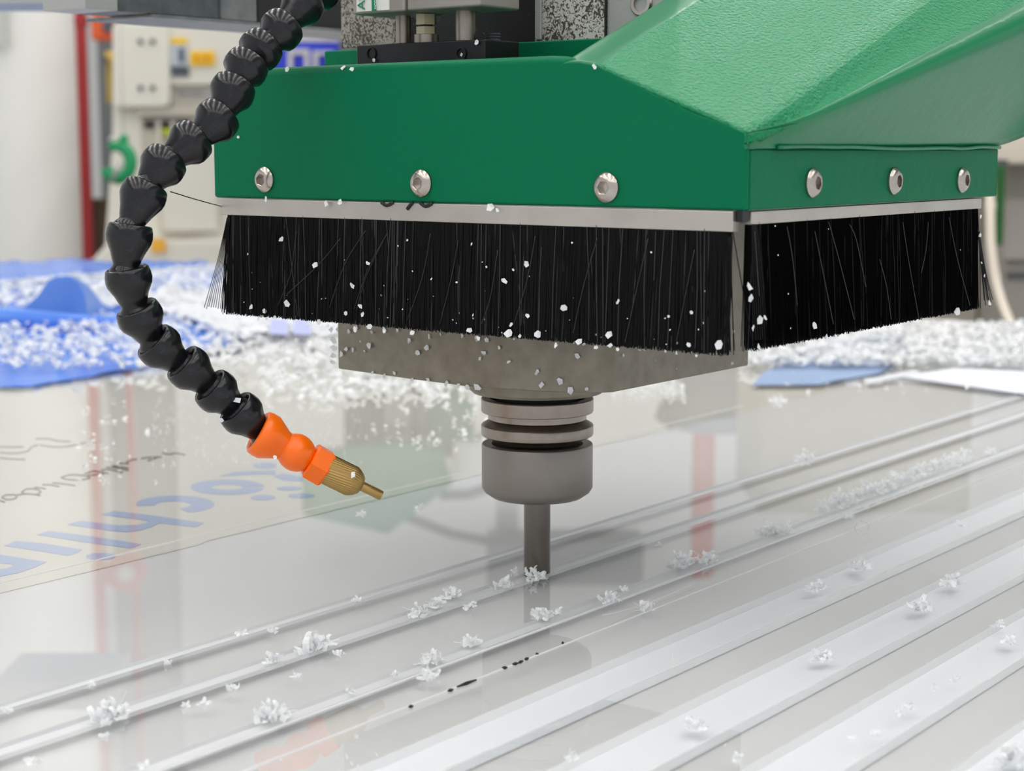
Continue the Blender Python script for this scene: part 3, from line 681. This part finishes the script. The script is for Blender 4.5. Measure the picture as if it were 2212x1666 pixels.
lathe('thread', V((c.x, c.y, zt_ - .004)), UP, [(k * .0006, .0028 if k % 2 else .0033) for k in range(14)], GREYD, ts, n=24)
def plate(name, x, pxl, pxr, pyt, pyb, m, label, depth=.01):
    a = onx(pxl, pyb, x); b = onx(pxr, pyb, x)
    t = thing(name, (x, (a.y + b.y) / 2, a.z), label, 'plate')
    return t, box('face_plate', (x, b.y, b.z), (x + depth, a.y, b.z + .06), m, t, bevel=.0005)
plate('dusty_plate', .016, 737, 854, 0, 99, SPECK, 'speckled grey metal plate left behind the cylinder rods', .006)
plate('gap_plate', .022, 835, 1168, 0, 90, SPECKD, 'black speckled plate standing in for the dark gap behind the rods')  # black sheet put in for the shade of the gap behind the rods
t, o = plate('slide_block', .018, 1155, 1309, 0, 88, SPECKW, 'pale slide block speckled with white dust beside the duct')
box('edge_bead', (.0165, onx(1168, 50, .0165).y, onx(1168, 86, .0165).z), (.018, onx(1156, 50, .0165).y, .30), GREYL, t, bevel=.0005)
t, o = plate('end_plate', .017, 1311, 1440, 0, 88, GREYL, 'smooth light grey end plate with a socket screw beside the duct')
c = onx(1386, 8, .0168); lathe('socket_screw', c, (-1, 0, 0), [(-.002, .0055), (.0005, .0055), (.0012, .0048), (.0012, .0034), (-.0015, .0034), (-.0015, 0)], STAIN, t, n=32, cap0=False, cap1=False)
box('seam_line', (.0155, onx(1312, 50, .0168).y, o.location.z), (.0165, onx(1309, 50, .0168).y, .30), DARK, t)

# gantry beam, upper left
gb = thing('gantry_beam', V((.1, .265, .262)), 'grey gantry beam crossing the top left behind the hose', 'beam')
def gp(px, py, z=.262): return onz(px, py, z)
yb = onz(255, 28, .262).y
def gbox(name, px0, px1, m, dz, h=.05, dy=.0):
    xa = ony(px0, 20, yb + dy).x; xb = ony(px1, 20, yb + dy).x
    return box(name, (xa, yb + dy, .262 + dz), (xb, yb + .035, .262 + dz + h), m, gb, bevel=.0006)
xa = ony(184, 30, yb + .055).x
box('bottom_rail', (xa, yb - .001, .2612), (.30, yb + .055, .2628), GREYP, gb, bevel=.0003)
gbox('end_cap', 184, 255, GREYL, .001); gbox('cast_section', 255.6, 476, GREYD, .001, dy=.001); gbox('cover_plate', 478, 555, GREYP, .001, dy=-.0005); gbox('dark_section', 556, 780, DARK, .001, dy=.004)
tag(vbox('overhead_bar', -80, -60, 182, 6, 1.6, .1, GREYL), 'pale grey bar along the very top left edge', 'bar')

# ================================================================== segmented hose and nozzle
hs = thing('coolant_hose', ond(650, -10, .76), 'black ball-jointed segmented hose curving down to an orange nozzle', 'hose')
RIM = [(700, -30, .745), (660, 2, .735), (615, 57, .727), (570, 99, .72), (537, 136, .714), (507, 187, .708), (477, 251, .701), (421, 300, .694), (360, 347, .687), (315, 409, .680), (281, 495, .675),
       (275, 588, .674), (297, 672, .676), (335, 740, .680), (398, 787, .685), (458, 838, .690), (513, 885, .695), (567, 938, .700)]
RP = [ond(*p) for p in RIM]
def seg(i):
    c = RP[i]; ax = (RP[i + 1] - RP[i - 1] if i > 0 else RP[1] - RP[0]).normalized(); nxt = RP[i + 1]
    ax = (ax * .35 + (nxt - c).normalized() * .65).normalized()
    L = (nxt - c).length; s = 1.0
    rr = .0093
    prof = [(.0040, .0060), (.0010, .0068), (-.0010, .0072), (-.0018, .0080), (-.0012, .0086), (.0008, .0091), (.0032, rr), (.0052, .0089), (.0100, .0068), (.0136, .0056), (.0150, .0050), (.0160, .0052), (.0172, .0060), (.0190, .0064), (.0206, .0058), (.0216, .0046)]
    k = L / .0178
    prof = [(d * (k if d > .0052 else 1), r_) for d, r_ in prof]
    o = lathe('segment', c, ax, prof, HOSE, hs, n=48, cap0=False, sharp=False); return o
for i in range(len(RP) - 1): seg(i)
NZ = ond(642, 975, .703)
nz = thing('orange_nozzle', RP[-1], 'bright orange hose fitting holding a knurled brass nozzle', 'nozzle')
axn = (ond(606, 966, .702) - RP[-1]).normalized()
ax1 = (ond(690, 1004, .7045) - ond(566, 936, .699)).normalized()
lathe('socket_ring', RP[-1] - ax1 * .001, ax1, [(.005, .0058), (.001, .0066), (-.001, .0076), (-.0016, .0086), (-.0008, .0095), (.0012, .0099), (.0040, .0098), (.0075, .0080), (.0105, .0064), (.0125, .0060)], ORNG, nz, n=56, cap0=False, cap1=False, sharp=False)
BC = ond(640, 978, .7025); axb = (ond(700, 1012, .705) - ond(620, 966, .702)).normalized()
lathe('ball_body', BC, axb, [(-.0082 * math.cos(PI * i / 16), max(.0001, .0080 * math.sin(PI * i / 16))) for i in range(17)], ORNG, nz, n=56, cap0=False, cap1=False, sharp=False)
H0 = ond(668, 993, .704)
lathe('hex_collar', H0, axb, [(0, .0050), (.0002, .0074), (.0010, .0084), (.0078, .0084), (.0088, .0076), (.0088, .004)], ORNG, nz, n=6, smooth=False)
# knurled brass
K0 = ond(706, 1013, .7045); axk = (ond(818, 1068, .707) - K0).normalized()
a_, u_, v_ = frame_from(axk); vs = []; fs = []; n = 144; rows = [(-.002, .0072), (.0, .0076), (.0105, .0076), (.0128, .0070), (.0148, .0054), (.0158, .0038)]
NR = 16; prof = []
for i in range(NR + 1):
    d = -.002 + (.0118 + .002) * i / NR; prof.append((d, .0063 if d > -.001 else .0060, 1))
prof += [(.0132, .0058, .6), (.0150, .0048, .0), (.0162, .0036, 0), (.0166, .0022, 0)]
for (d, r_, kn) in prof:
    for i in range(n):
        t = 2 * PI * i / n; g = .00028 * kn * math.sin(36 * t + d * 700)
        vs.append(K0 + a_ * d + (u_ * math.cos(t) + v_ * math.sin(t)) * (r_ + g))
for j in range(len(prof) - 1):
    for i in range(n):
        k = (i + 1) % n; fs.append((j * n + i, j * n + k, (j + 1) * n + k, (j + 1) * n + i))
meshobj('knurled_body', vs, fs, BRASS, nz, smooth=True, loc=K0)
lathe('tip_tube', K0, axk, [(.0160, .0021), (.0255, .0021), (.0258, .0019), (.0258, .0012), (.0200, .0012)], BRASS, nz, n=32, cap0=False, cap1=False)

# ================================================================== chips and swarf
def flake_mesh(seed, size=1.0):
    r = random.Random(seed); n = r.choice((4, 5, 5, 6)); pts = []
    asp = r.uniform(.45, .9)
    for i in range(n):
        a = 2 * PI * i / n + r.uniform(-.35, .35); rr = r.uniform(.7, 1.0); pts.append(V((rr * math.cos(a), rr * math.sin(a) * asp, 0)))
    bend = r.uniform(.1, .5); vs = []
    for s in (0, 1):
        for p in pts: vs.append((p.x, p.y, bend * p.x * p.x + (.10 if s else 0)))
        vs.append((0, 0, (.10 if s else 0)))
    m = n + 1; fs = []
    for i in range(n):
        k = (i + 1) % n; fs += [(n, k, i), (m + n, m + i, m + k), (i, k, m + k, m + i)]
    me = bpy.data.meshes.new('flake'); me.from_pydata(vs, [], fs); me.materials.append(CHIP); return me
FL = [flake_mesh(100 + i) for i in range(14)]
CNT = [0]
def chip(loc, size, rot, label, group):
    o = bpy.data.objects.new('plastic_chip', FL[R.randrange(len(FL))]); COL.objects.link(o); CNT[0] += 1
    o.location = loc; o.rotation_euler = rot; o.scale = (size,) * 3
    return tag(o, label, 'chip', group)
def rot_facing(nrm, spin, tilt=.35):
    q = V((0, 0, 1)).rotation_difference(V(nrm)) @ Matrix.Rotation(spin, 3, 'Z').to_quaternion()
    q = q @ Matrix.Rotation(R.uniform(-tilt, tilt), 3, 'X').to_quaternion(); return q.to_euler()
C5 = lambda x, y: (420 + x / 1.728, 380 + y / 1.728)
ORD = 'first second third fourth fifth sixth seventh eighth ninth tenth eleventh twelfth thirteenth fourteenth fifteenth sixteenth seventeenth eighteenth nineteenth twentieth'.split()
LB = [(325, 237, 10), (452, 332, 12), (590, 410, 11), (647, 327, 8), (1158, 392, 12), (1240, 332, 10), (212, 490, 9), (262, 505, 9), (347, 478, 12), (565, 513, 8), (620, 487, 9), (628, 518, 9), (1380, 492, 12), (1580, 470, 8), (1030, 577, 10), (1175, 588, 13), (1283, 592, 11), (1435, 620, 12), (1548, 592, 12), (1552, 632, 10), (1957, 632, 13), (1183, 555, 8), (1243, 522, 7), (430, 550, 9), (465, 545, 9), (600, 572, 10), (655, 563, 10), (240, 533, 7), (270, 533, 7), (710, 578, 9), (1215, 598, 6), (885, 385, 5), (1040, 520, 5), (1190, 350, 5), (1845, 630, 7), (1855, 510, 6), (300, 528, 6), (815, 585, 9), (1060, 606, 8), (1350, 632, 9), (1500, 640, 7), (500, 560, 8), (1580, 648, 6), (1770, 525, 4), (1410, 250, 3), (1705, 285, 3), (200, 292, 4), (760, 262, 3), (1090, 340, 4), (980, 398, 4), (1035, 255, 5), (795, 240, 4)]
def rowlabel(items, rowof, fmt):
    rows = {}
    for it in items: rows.setdefault(rowof(it), []).append(it)
    out = {}
    for r_, l in rows.items():
        l.sort(key=lambda t: t[0]); m = len(l)
        for i, it in enumerate(l):
            w_ = (ORD[i] + ' from the left') if i < (m + 1) // 2 else (ORD[m - 1 - i] + ' from the right')
            out[it] = fmt % (r_, w_)
    return out
LBL = rowlabel(LB, lambda t: ('upper' if t[1] - t[0] * .06 < 330 else 'middle' if t[1] - t[0] * .07 < 470 else 'bottom') + (' larger' if t[2] > 8 else ' smaller'), 'white chip, %s row on the long left brush, %s')
for x, y, s in LB:
    px, py = C5(x, y); o_ = chip(onx(px, py, HX - .0016), s / 1.728 / FPX * .72 * 1.5, rot_facing((-1, -.2, .1), R.uniform(0, 6.3)), LBL[(x, y, s)], 'chips on the left brush')
for k in range(46):
    px = R.uniform(500, 1560); top = 470 + (px - 480) * .045; bot = 672 + (px - 480) * .088
    py = bot - abs(R.gauss(0, .35)) * (bot - top) * .8; py = max(py, top + 10)
    chip(onx(px, py, HX - .0008), R.uniform(.00022, .0006), rot_facing((-1, 0, 0), R.uniform(0, 6.3), .8), 'tiny white speck or flake among the bristles of the long left brush', 'chips on the left brush')
for k in range(26):
    px = R.uniform(500, 1540); bot = 674 + (px - 480) * .088
    chip(onx(px, bot + R.uniform(-3, 5), HX + .001), R.uniform(.0005, .0011), rot_facing((-1, 0, -.5), R.uniform(0, 6.3), .8), 'tiny white speck or flake among the bristles of the long left brush', 'chips on the left brush')
C8 = lambda x, y: (1500 + x / 3.107, 400 + y / 3.107)
RBC = [(1920, 212, 22), (1915, 335, 22), (805, 945, 34), (1760, 845, 40), (435, 905, 36), (470, 888, 26), (362, 680, 36), (372, 760, 34), (1975, 790, 30), (885, 1020, 24), (560, 470, 8), (900, 295, 8), (630, 730, 7), (540, 275, 9), (645, 962, 8), (1785, 435, 6), (390, 960, 26), (1300, 960, 20), (1945, 610, 18), (1925, 520, 16), (430, 1085, 30)]
RBL = rowlabel(RBC, lambda t: 'left end of the' if t[0] < 500 else 'right end of the' if t[0] > 1880 else 'middle of the', 'white chip, %s shorter right brush, %s')
for x, y, s in RBC:
    px, py = C8(x, y); chip(ony(px, py, -.1457 - .0014), s / 3.107 / FPX * .68, rot_facing((-.1, -1, .1), R.uniform(0, 6.3)), RBL[(x, y, s)], 'chips on the right brush')
CP = lambda x, y: (700 + x / 6.144, 690 + y / 6.144)
def plate_pt(px, py):
    """nearest hit on the clamp plate's two visible faces"""
    p = ony(px, py, pts_plate[5][1] - .0004)
    if p.x > pts_plate[5][0]: return p, (0, -1, 0)
    for (xa, ya), (xb, yb_) in zip(pts_plate[:5], pts_plate[1:6]):
        d = ray(px, py); e_ = V((xb - xa, yb_ - ya, 0)); nrm = V((e_.y, -e_.x, 0)).normalized()
        if nrm.x > 0: nrm = -nrm
        tt = (V((xa, ya, 0)) - V((CAM.x, CAM.y, 0))).dot(nrm) / d.dot(nrm); q = CAM + d * tt
        if min(ya, yb_) - .0005 <= q.y <= max(ya, yb_) + .002: return q + nrm * .0006, tuple(nrm)
    return onx(px, py, pts_plate[0][0] - .0005), (-1, 0, 0)
PC = [CP(*p) + (p[2] / 6.144,) if 0 else (CP(p[0], p[1])[0], CP(p[0], p[1])[1], p[2] / 6.144) for p in
      [(345, 160, 45), (450, 110, 50), (610, 90, 55), (650, 170, 35), (810, 150, 50), (990, 150, 45), (1180, 175, 60), (1410, 230, 45), (310, 390, 60), (400, 400, 50), (620, 350, 60), (250, 460, 60), (1260, 440, 60), (1380, 370, 55), (2130, 440, 55), (2080, 520, 45), (1150, 280, 50), (950, 710, 50), (1180, 800, 45), (1400, 800, 45), (2040, 900, 70), (820, 745, 50), (660, 705, 45), (1640, 850, 60), (1800, 880, 60), (1920, 900, 60), (550, 420, 25), (495, 290, 25), (2040, 250, 50), (1850, 215, 40), (1560, 200, 30), (2170, 270, 45)]]
for x, y, s in [(1175, 693, 20), (1430, 672, 24), (1283, 732, 26), (1298, 780, 26), (1365, 765, 26), (1405, 800, 30), (1465, 795, 16), (2010, 583, 18), (2050, 605, 18), (2005, 700, 20), (2058, 688, 18), (1600, 670, 14), (1140, 640, 14), (1085, 660, 16), (1720, 690, 6), (1800, 720, 5)]:
    px, py = C5(x, y); PC.append((px, py, s / 1.728 / 1.6))
PLB = rowlabel(PC, lambda t: 'upper' if t[1] < 738 + (t[0] - 730) * .06 else 'lower', 'pale chip, %s row on the grey clamp plate, %s')
for px, py, s in PC:
    q, nr = plate_pt(px, py); chip(q, s / FPX * .78 * .95, rot_facing(nr, R.uniform(0, 6.3), .3), PLB[(px, py, s)], 'chips on the clamp plate')
for px, py, s in ((722, 735, 11), (722, 752, 12), (721, 768, 12), (720, 782, 11), (731, 712, 9), (716, 712, 9)):
    chip(onx(px, py, -.0205), s / FPX * .84, rot_facing((-1, 0, 0), 1.57, .3), 'larger pale chip hanging on the left edge of the clamp plate', 'chips on the plate edge')
for px, py, s, x in ((575, 430, 9, HX - .002), (705, 440, 11, HX - .002), (735, 437, 9, HX - .002), (1060, 448, 12, HX - .002), (1075, 455, 7, HX - .002), (515, 296, 6, HX - .001), (1285, 145, 9, HX - .001), (742, 147, 11, HX), (1030, 92, 9, -.037), (808, 130, 7, -.037), (997, 118, 6, -.0375), (762, 150, 8, HX), (620, 150, 8, HX)):
    chip(onx(px, py, x), s / FPX * .68, rot_facing((-1, 0, .2), R.uniform(0, 6.3), .5), 'small white curl or chip caught on the green hood or its strip', 'chips on the hood')
for px, py, s, d in ((762, 1026, 11, .697), (512, 865, 12, .688), (478, 908, 8, .688), (594, 988, 6, .692)):
    chip(ond(px, py, d), s / FPX * .72, rot_facing((-.8, -.6, .5), R.uniform(0, 6.3), .3), 'pale chip sitting on the hose end or brass nozzle', 'chips on the hose')

# swarf clumps on the sheet
def clump(px, py, size, label, group=None, cat='swarf', fibres=2, dens=1.0):
    c = onz(px, py, 0); d = (c - CAM).length; rad = size / FPX * d; n = max(8, int(size * 1.9 * dens))
    vs = []; fs = []
    for i in range(n):
        a = R.uniform(0, 2 * PI); rr = rad * R.random() ** .6; h = rad * .75 * (1 - (rr / rad) ** 2) * R.random()
        p = V((math.cos(a) * rr, math.sin(a) * rr * .6, h + .0002)); s = R.uniform(.0009, .0024) * (.6 + size / 60)
        q = V((R.uniform(-1, 1), R.uniform(-1, 1), R.uniform(-.6, 1))).normalized(); b_ = q.cross(V((R.uniform(-1, 1), R.uniform(-1, 1), .3))).normalized(); c_ = q.cross(b_)
        k = len(vs); m_ = R.choice((3, 4)); 
        for j in range(m_ + 1):
            t = j / m_; cv = c_ * (math.sin(t * 2.6) * .5) * s; w_ = b_ * s * (.46 - .25 * abs(t - .4)); pp = p + q * s * t * 1.6 + cv
            pp.z = max(pp.z, .0002); vs += [pp + w_, pp - w_]
        for j in range(m_): fs.append((k + 2 * j, k + 2 * j + 1, k + 2 * j + 3, k + 2 * j + 2))
    for i in range(fibres):
        a = R.uniform(0, 2 * PI); L_ = rad * R.uniform(1, 1.8); k = len(vs); d0 = V((math.cos(a), math.sin(a) * .6, R.uniform(.1, .6))); bt = V((-math.sin(a), math.cos(a), .2)) * R.uniform(-.7, .7)
        for j in range(6):
            t = j / 5; pp = (d0 * t + bt * t * t) * L_; pp.z = max(pp.z, .0002); vs += [pp, pp + V((.00012, .0001, .00018))]
        for j in range(5): fs.append((k + 2 * j, k + 2 * j + 1, k + 2 * j + 3, k + 2 * j + 2))
    o = meshobj('swarf_clump', [c + V(v) for v in vs], fs, CHIP, None, loc=c)
    return tag(o, label, cat, group)
for px, py, s, lb in (
    (682, 1400, 42, 'largest fluffy heap of white swarf on the second groove, lower left'), (592, 1428, 20, 'small white swarf heap just left of the largest fluffy heap'),
    (240, 1550, 40, 'stringy white swarf heap nearest the lower left corner'), (588, 1550, 36, 'white swarf heap on the third groove below the largest heap'),
    (905, 1328, 24, 'spiky white swarf piece left of the cutter on its groove'), (942, 1308, 20, 'middle piece of the white swarf row left of the cutter'), (974, 1290, 22, 'blurred swarf tuft ending the row left of the cutter'),
    (1087, 1268, 24, 'round white swarf tuft just left of the cutter tip'), (1155, 1252, 26, 'white swarf shards right at the cutter tip'), (1172, 1335, 25, 'white swarf shard pile straight below the cutter'),
    (1020, 1392, 20, 'white swarf tuft below and left of the cutter on the third groove'), (930, 1432, 26, 'tall white swarf sprig on the third groove'), (928, 1466, 20, 'small swarf lump just below the tall sprig'),
    (1315, 1300, 20, 'feathery swarf on the third groove right of the cutter'), (1475, 1222, 34, 'bushy swarf at the left end of the right-hand row'), (1525, 1215, 26, 'flat swarf beside the bushy one on the right-hand row'),
    (1662, 1150, 28, 'white swarf horn rising from the third groove on the right'), (1695, 1150, 22, 'low swarf directly right of the horn-shaped one'),
    (1740, 990, 24, 'lone swarf tuft on the first groove at the right'), (1682, 866, 20, 'blurred lone swarf tuft far back near the clamp plate'),
    (1395, 1318, 22, 'wispy pale fibres on the fine cut line below right of the cutter'), (2060, 1265, 26, 'fibrous swarf in the second broad band at the right'),
    (1988, 1318, 28, 'curly swarf fibres in the second broad band, left part'), (1860, 1228, 22, 'curly swarf in the first broad band'), (1762, 1276, 20, 'pale swarf on the lower edge of the first broad band'),
    (1775, 1425, 24, 'small swarf bits at the second broad band, centre right'), (1502, 1572, 24, 'swarf knot near the bottom edge in the second broad band'),
    (2180, 1390, 18, 'swarf crumbs on the third broad band at the right edge'), (2190, 1650, 42, 'thick pale swarf in the bottom right corner'),
    (2140, 978, 16, 'swarf bit near the right edge on the third groove')):
    clump(px, py, s, lb)
for i in range(15):
    t = i / 14; px = 1785 + 300 * t; py = 1104 - 116 * t + R.uniform(-5, 5)
    clump(px, py, R.uniform(22, 34), ('white swarf tuft in the long right-hand row, ' + ((ORD[i] + ' from its left end') if i < 8 else (ORD[14 - i] + ' from its far right end'))), 'long swarf row on the right', fibres=1)
for px, py in ((400, 1528), (440, 1520), (15, 1540), (195, 1480), (365, 1435), (520, 1372), (592, 1365), (770, 1300), (1020, 1310), (1008, 1318), (735, 1415), (850, 1460), (760, 1495), (310, 1660), (230, 1590), (75, 1648), (1205, 1328), (1350, 1275), (1235, 1640), (1835, 1120), (2075, 1138), (1110, 1236), (640, 1462), (500, 1490), (1425, 1180), (1590, 1640), (1890, 1590), (1940, 1545), (1965, 1530), (1840, 1600), (2020, 1490), (2060, 1472), (2158, 1352), (780, 1110), (905, 1100)):
    clump(px, py, R.uniform(6, 10), 'tiny loose scrap of white swarf lying on the grooved sheet', 'tiny swarf scraps', fibres=0)
# ring curl
cr_ = onz(1862, 1140, .0025); pts = [cr_ + RT * .0034 * math.cos(a) + UP * .0034 * math.sin(a) for a in [2.2 + i * .28 for i in range(22)]]
tag(tube('swarf_curl', pts, .0004, FIBRE, n=6), 'thin ring-shaped swarf curl standing on the sheet at the right', 'swarf')
for a, lb in (([(1458, 1400), (1452, 1412), (1454, 1428)], 'short upright swarf thread in the first broad band'), ([(2120, 1385), (2112, 1402)], 'single thread at the third broad band'), ([(1300, 1330), (1380, 1310), (1500, 1262)], 'long fine thread lying along the cut line')):
    tag(tube('swarf_thread', spline([onz(x, y, .001 + .002 * (i == 0)) for i, (x, y) in enumerate(a)], 4), .00022, FIBRE, n=5), lb, 'swarf')

# bigger loose chips far back, counted
def scatter(n, fn, label, group, smin, smax):
    for i in range(n):
        px, py = fn(); c = onz(px, py, 0); 
        if c.y > .70 or c.x > 1.15: pass
        chip(c + V((0, 0, R.uniform(.0004, .002))), R.uniform(smin, smax), (R.uniform(-.8, .8), R.uniform(-.8, .8), R.uniform(0, 6.3)), label, group)
scatter(42, lambda: (R.gauss(225, 45), R.uniform(850, 1045)), 'blurred white chip lying on the sheet left of the hose', 'chips left of the hose', .0015, .003)
scatter(70, lambda: (R.uniform(790, 1060), 975 - abs(R.gauss(0, 1)) * 75 + R.uniform(-20, 0)), 'blurred white chip lying on the sheet between hose and spindle', 'chips behind the spindle', .0014, .0028)
scatter(46, lambda: (R.uniform(1640, 2205), R.uniform(755, 850)), 'blurred white chip on the far sheet below the right brush', 'chips below the right brush', .0015, .003)
# countless fine chips: one mesh per heap
def heap(name, n, fn, label, size=(.003, .0065), zf=lambda c: 0, zr=.006):
    vs = []; fs = []
    for i in range(n):
        px, py = fn(); c = onz(px, py, 0); c.x = min(c.x, 1.25 - R.uniform(0, .05)); c.y = min(c.y, 1.44); z = zf(c) + R.uniform(0, zr)
        s = R.uniform(*size); u = V((R.uniform(-1, 1), R.uniform(-1, 1), R.uniform(-.5, .5))).normalized(); v = u.cross(V((R.uniform(-1, 1), R.uniform(-1, 1), R.uniform(.2, 1)))).normalized(); w_ = u.cross(v) * .35
        p = V((c.x, c.y, z + s * .5)); k = len(vs); vs += [p + u * s, p + v * s * .7, p - u * s, p - v * s * .7, p + w_ * s, p - w_ * s]
        for a, b in ((0, 1), (1, 2), (2, 3), (3, 0)): fs += [(k + a, k + b, k + 4), (k + b, k + a, k + 5)]
    c0 = sum((v for v in vs), V((0, 0, 0))) / len(vs)
    return tag(meshobj(name, vs, fs, CHIP, None, loc=V((c0.x, c0.y, 0))), label, 'chips', kind='stuff')
heap('chip_heap', 1500, lambda: (R.uniform(-120, 730), R.uniform(700, 812) if R.random() < .75 else R.uniform(690, 780)), 'dense white chips heaped on blue film, left, behind the hose', zf=lambda c: .004)
heap('chip_heap', 1700, lambda: (R.uniform(-120, 560), 572 + 110 * R.random()), 'far band of white chips on blue film behind the hose', size=(.005, .010), zf=lambda c: .006)
heap('chip_heap', 2600, lambda: (R.uniform(1600, 2260), 800 - 85 * R.random()), 'dense white chip bank beyond the sheet under the right brush', size=(.003, .007), zf=lambda c: .002)
heap('chip_heap', 900, lambda: (R.uniform(560, 1060), 745 + 120 * R.random() ** 2 + R.uniform(-15, 10)), 'chips strewn along the back edge behind the clamp plate', zf=lambda c: .0003, zr=.003)
heap('chip_heap', 360, lambda: (R.uniform(1320, 1480), R.uniform(835, 868) - 20 * R.random()), 'grey-white chips just right below the clamp plate', size=(.001, .002), zf=lambda c: .0003, zr=.002)
heap('droplets', 420, lambda: (R.uniform(330, 780), R.uniform(840, 1010)), 'fine pale specks on the sheet between hose and film print', size=(.0004, .0010), zf=lambda c: .0001, zr=.0003)

# blue film rumpled behind the sheet
def rumple(name, poly_rows, m, amp, label, z0=.0008, nx=60, parent=None, th=.0008, seed=0):
    """poly_rows: list of (py, px_left, px_right) rows from near to far"""
    vs = []; fs = []
    rows = []
    for (pa, la, ra, ha), (pb, lb2, rb2, hb) in zip(poly_rows, poly_rows[1:]):
        for k in range(6):
            t = k / 6; rows.append((pa + (pb - pa) * t, la + (lb2 - la) * t, ra + (rb2 - ra) * t, ha + (hb - ha) * t))
    rows.append(poly_rows[-1])
    for (py, l, r_, h) in rows:
        for i in range(nx + 1):
            c = onz(l + (r_ - l) * i / nx, py, 0)
            z = z0 + h * math.sin(PI * i / nx) ** .5 + amp * (noise.noise(V((c.x * 16 + seed, c.y * 16, seed))) + .6 * noise.noise(V((c.x * 45, c.y * 45, seed)))) 
            vs.append(V((c.x, c.y, max(z, .0005))))
    W = nx + 1
    for j in range(len(rows) - 1):
        for i in range(nx): fs.append((j * W + i, j * W + i + 1, (j + 1) * W + i + 1, (j + 1) * W + i))
    o = meshobj(name, vs, fs, m, parent, smooth=True)
    s = o.modifiers.new('solid', 'SOLIDIFY'); s.thickness = th
    return tag(o, label, 'film')
rumple('blue_film', [(836, -140, 60, 0), (818, -140, 170, 0), (790, -140, 330, 0), (750, -140, 520, 0), (700, -140, 560, 0)], BLUEF, .0025, 'blue protective film littered with chips, left behind the hose', seed=1)
rumple('blue_film', [(700, -140, 640, .004), (660, -140, 620, 0), (600, -140, 520, 0), (566, -140, 430, 0)], BLUEF, .008, 'far blue film under the chip band behind the hose', seed=4, z0=.003)
# folded film hump
def fold(name, pts, D, dep, m, label):
    f = [ond(x, y, D) for x, y in pts]; n = len(f); vs = []
    for k in range(7):
        t = k / 6; off = FW * dep * t; sc = math.sin(PI * (.5 + t * .5))
        for p in f: vs.append(V((p.x, p.y, max(.002, .002 + (p.z - .002) * max(sc, 0)))) + off)
    fs = []
    for k in range(6):
        for i in range(n - 1): fs.append((k * n + i, k * n + i + 1, (k + 1) * n + i + 1, (k + 1) * n + i))
    fs.append(tuple(range(n)))
    return tag(meshobj(name, vs, fs, m, None, smooth=False), label, 'film')
D_ = 1.83
fold('film_fold', [(0, 700), (50, 668), (80, 640), (104, 606), (120, 598), (150, 596), (170, 610), (184, 640), (190, 690), (190, 700)], D_, .12, BLUEF2, 'pale blue film fold standing up like a tent at the left')
tag(tube('film_roll', spline([ond(-80, 686, 1.78), ond(60, 694, 1.78), ond(190, 702, 1.78), ond(330, 706, 1.8), ond(470, 722, 1.82), ond(640, 744, 1.84)], 6), .012, BLUEF, n=14, radii=[.013 - .0095 * (i / 30) ** 1.5 for i in range(31)]), 'saturated blue rolled film edge running behind the hose', 'film')
# white glossy film between
rumple('white_film', [(742, 500, 730, 0), (700, 400, 740, .0), (650, 200, 760, 0)], WFILM, .003, 'white glossy film between hose and clamp plate', seed=8, z0=.010)
for px in (605, 655): tag(flat('lavender_patch', [(px - 22, 722), (px + 18, 724), (px + 14, 690), (px - 20, 690)], LAV, None, z=.017), 'lavender patch on the white film under the left brush' if px < 640 else 'second lavender patch nearer the clamp plate', 'print')
# right: blue patches and white film
rumple('blue_film', [(832, 1625, 1770, 0), (806, 1650, 1900, 0), (770, 1740, 1960, 0), (742, 1800, 1970, 0)], mat('dull_blue_film', srgb(140, 162, 198), .5), .0008, 'dull blue film patch among chips below the right brush', seed=3)
wp = [(1950, 815), (2060, 796), (2260, 806), (2260, 858), (2180, 848)]
tag(flat('film_offcut', wp, mat('bright_film', srgb(236, 240, 250), .35), None, z=.0006, th=.0006), 'bright white film offcut lying flat at the right edge', 'film')
tag(flat('film_strip', [(1864, 822), (1975, 800), (1990, 806), (1880, 828)], WFILM, None, z=.0005, th=.0005), 'narrow white film strip left of the bright offcut', 'film')
print('chips', CNT[0])
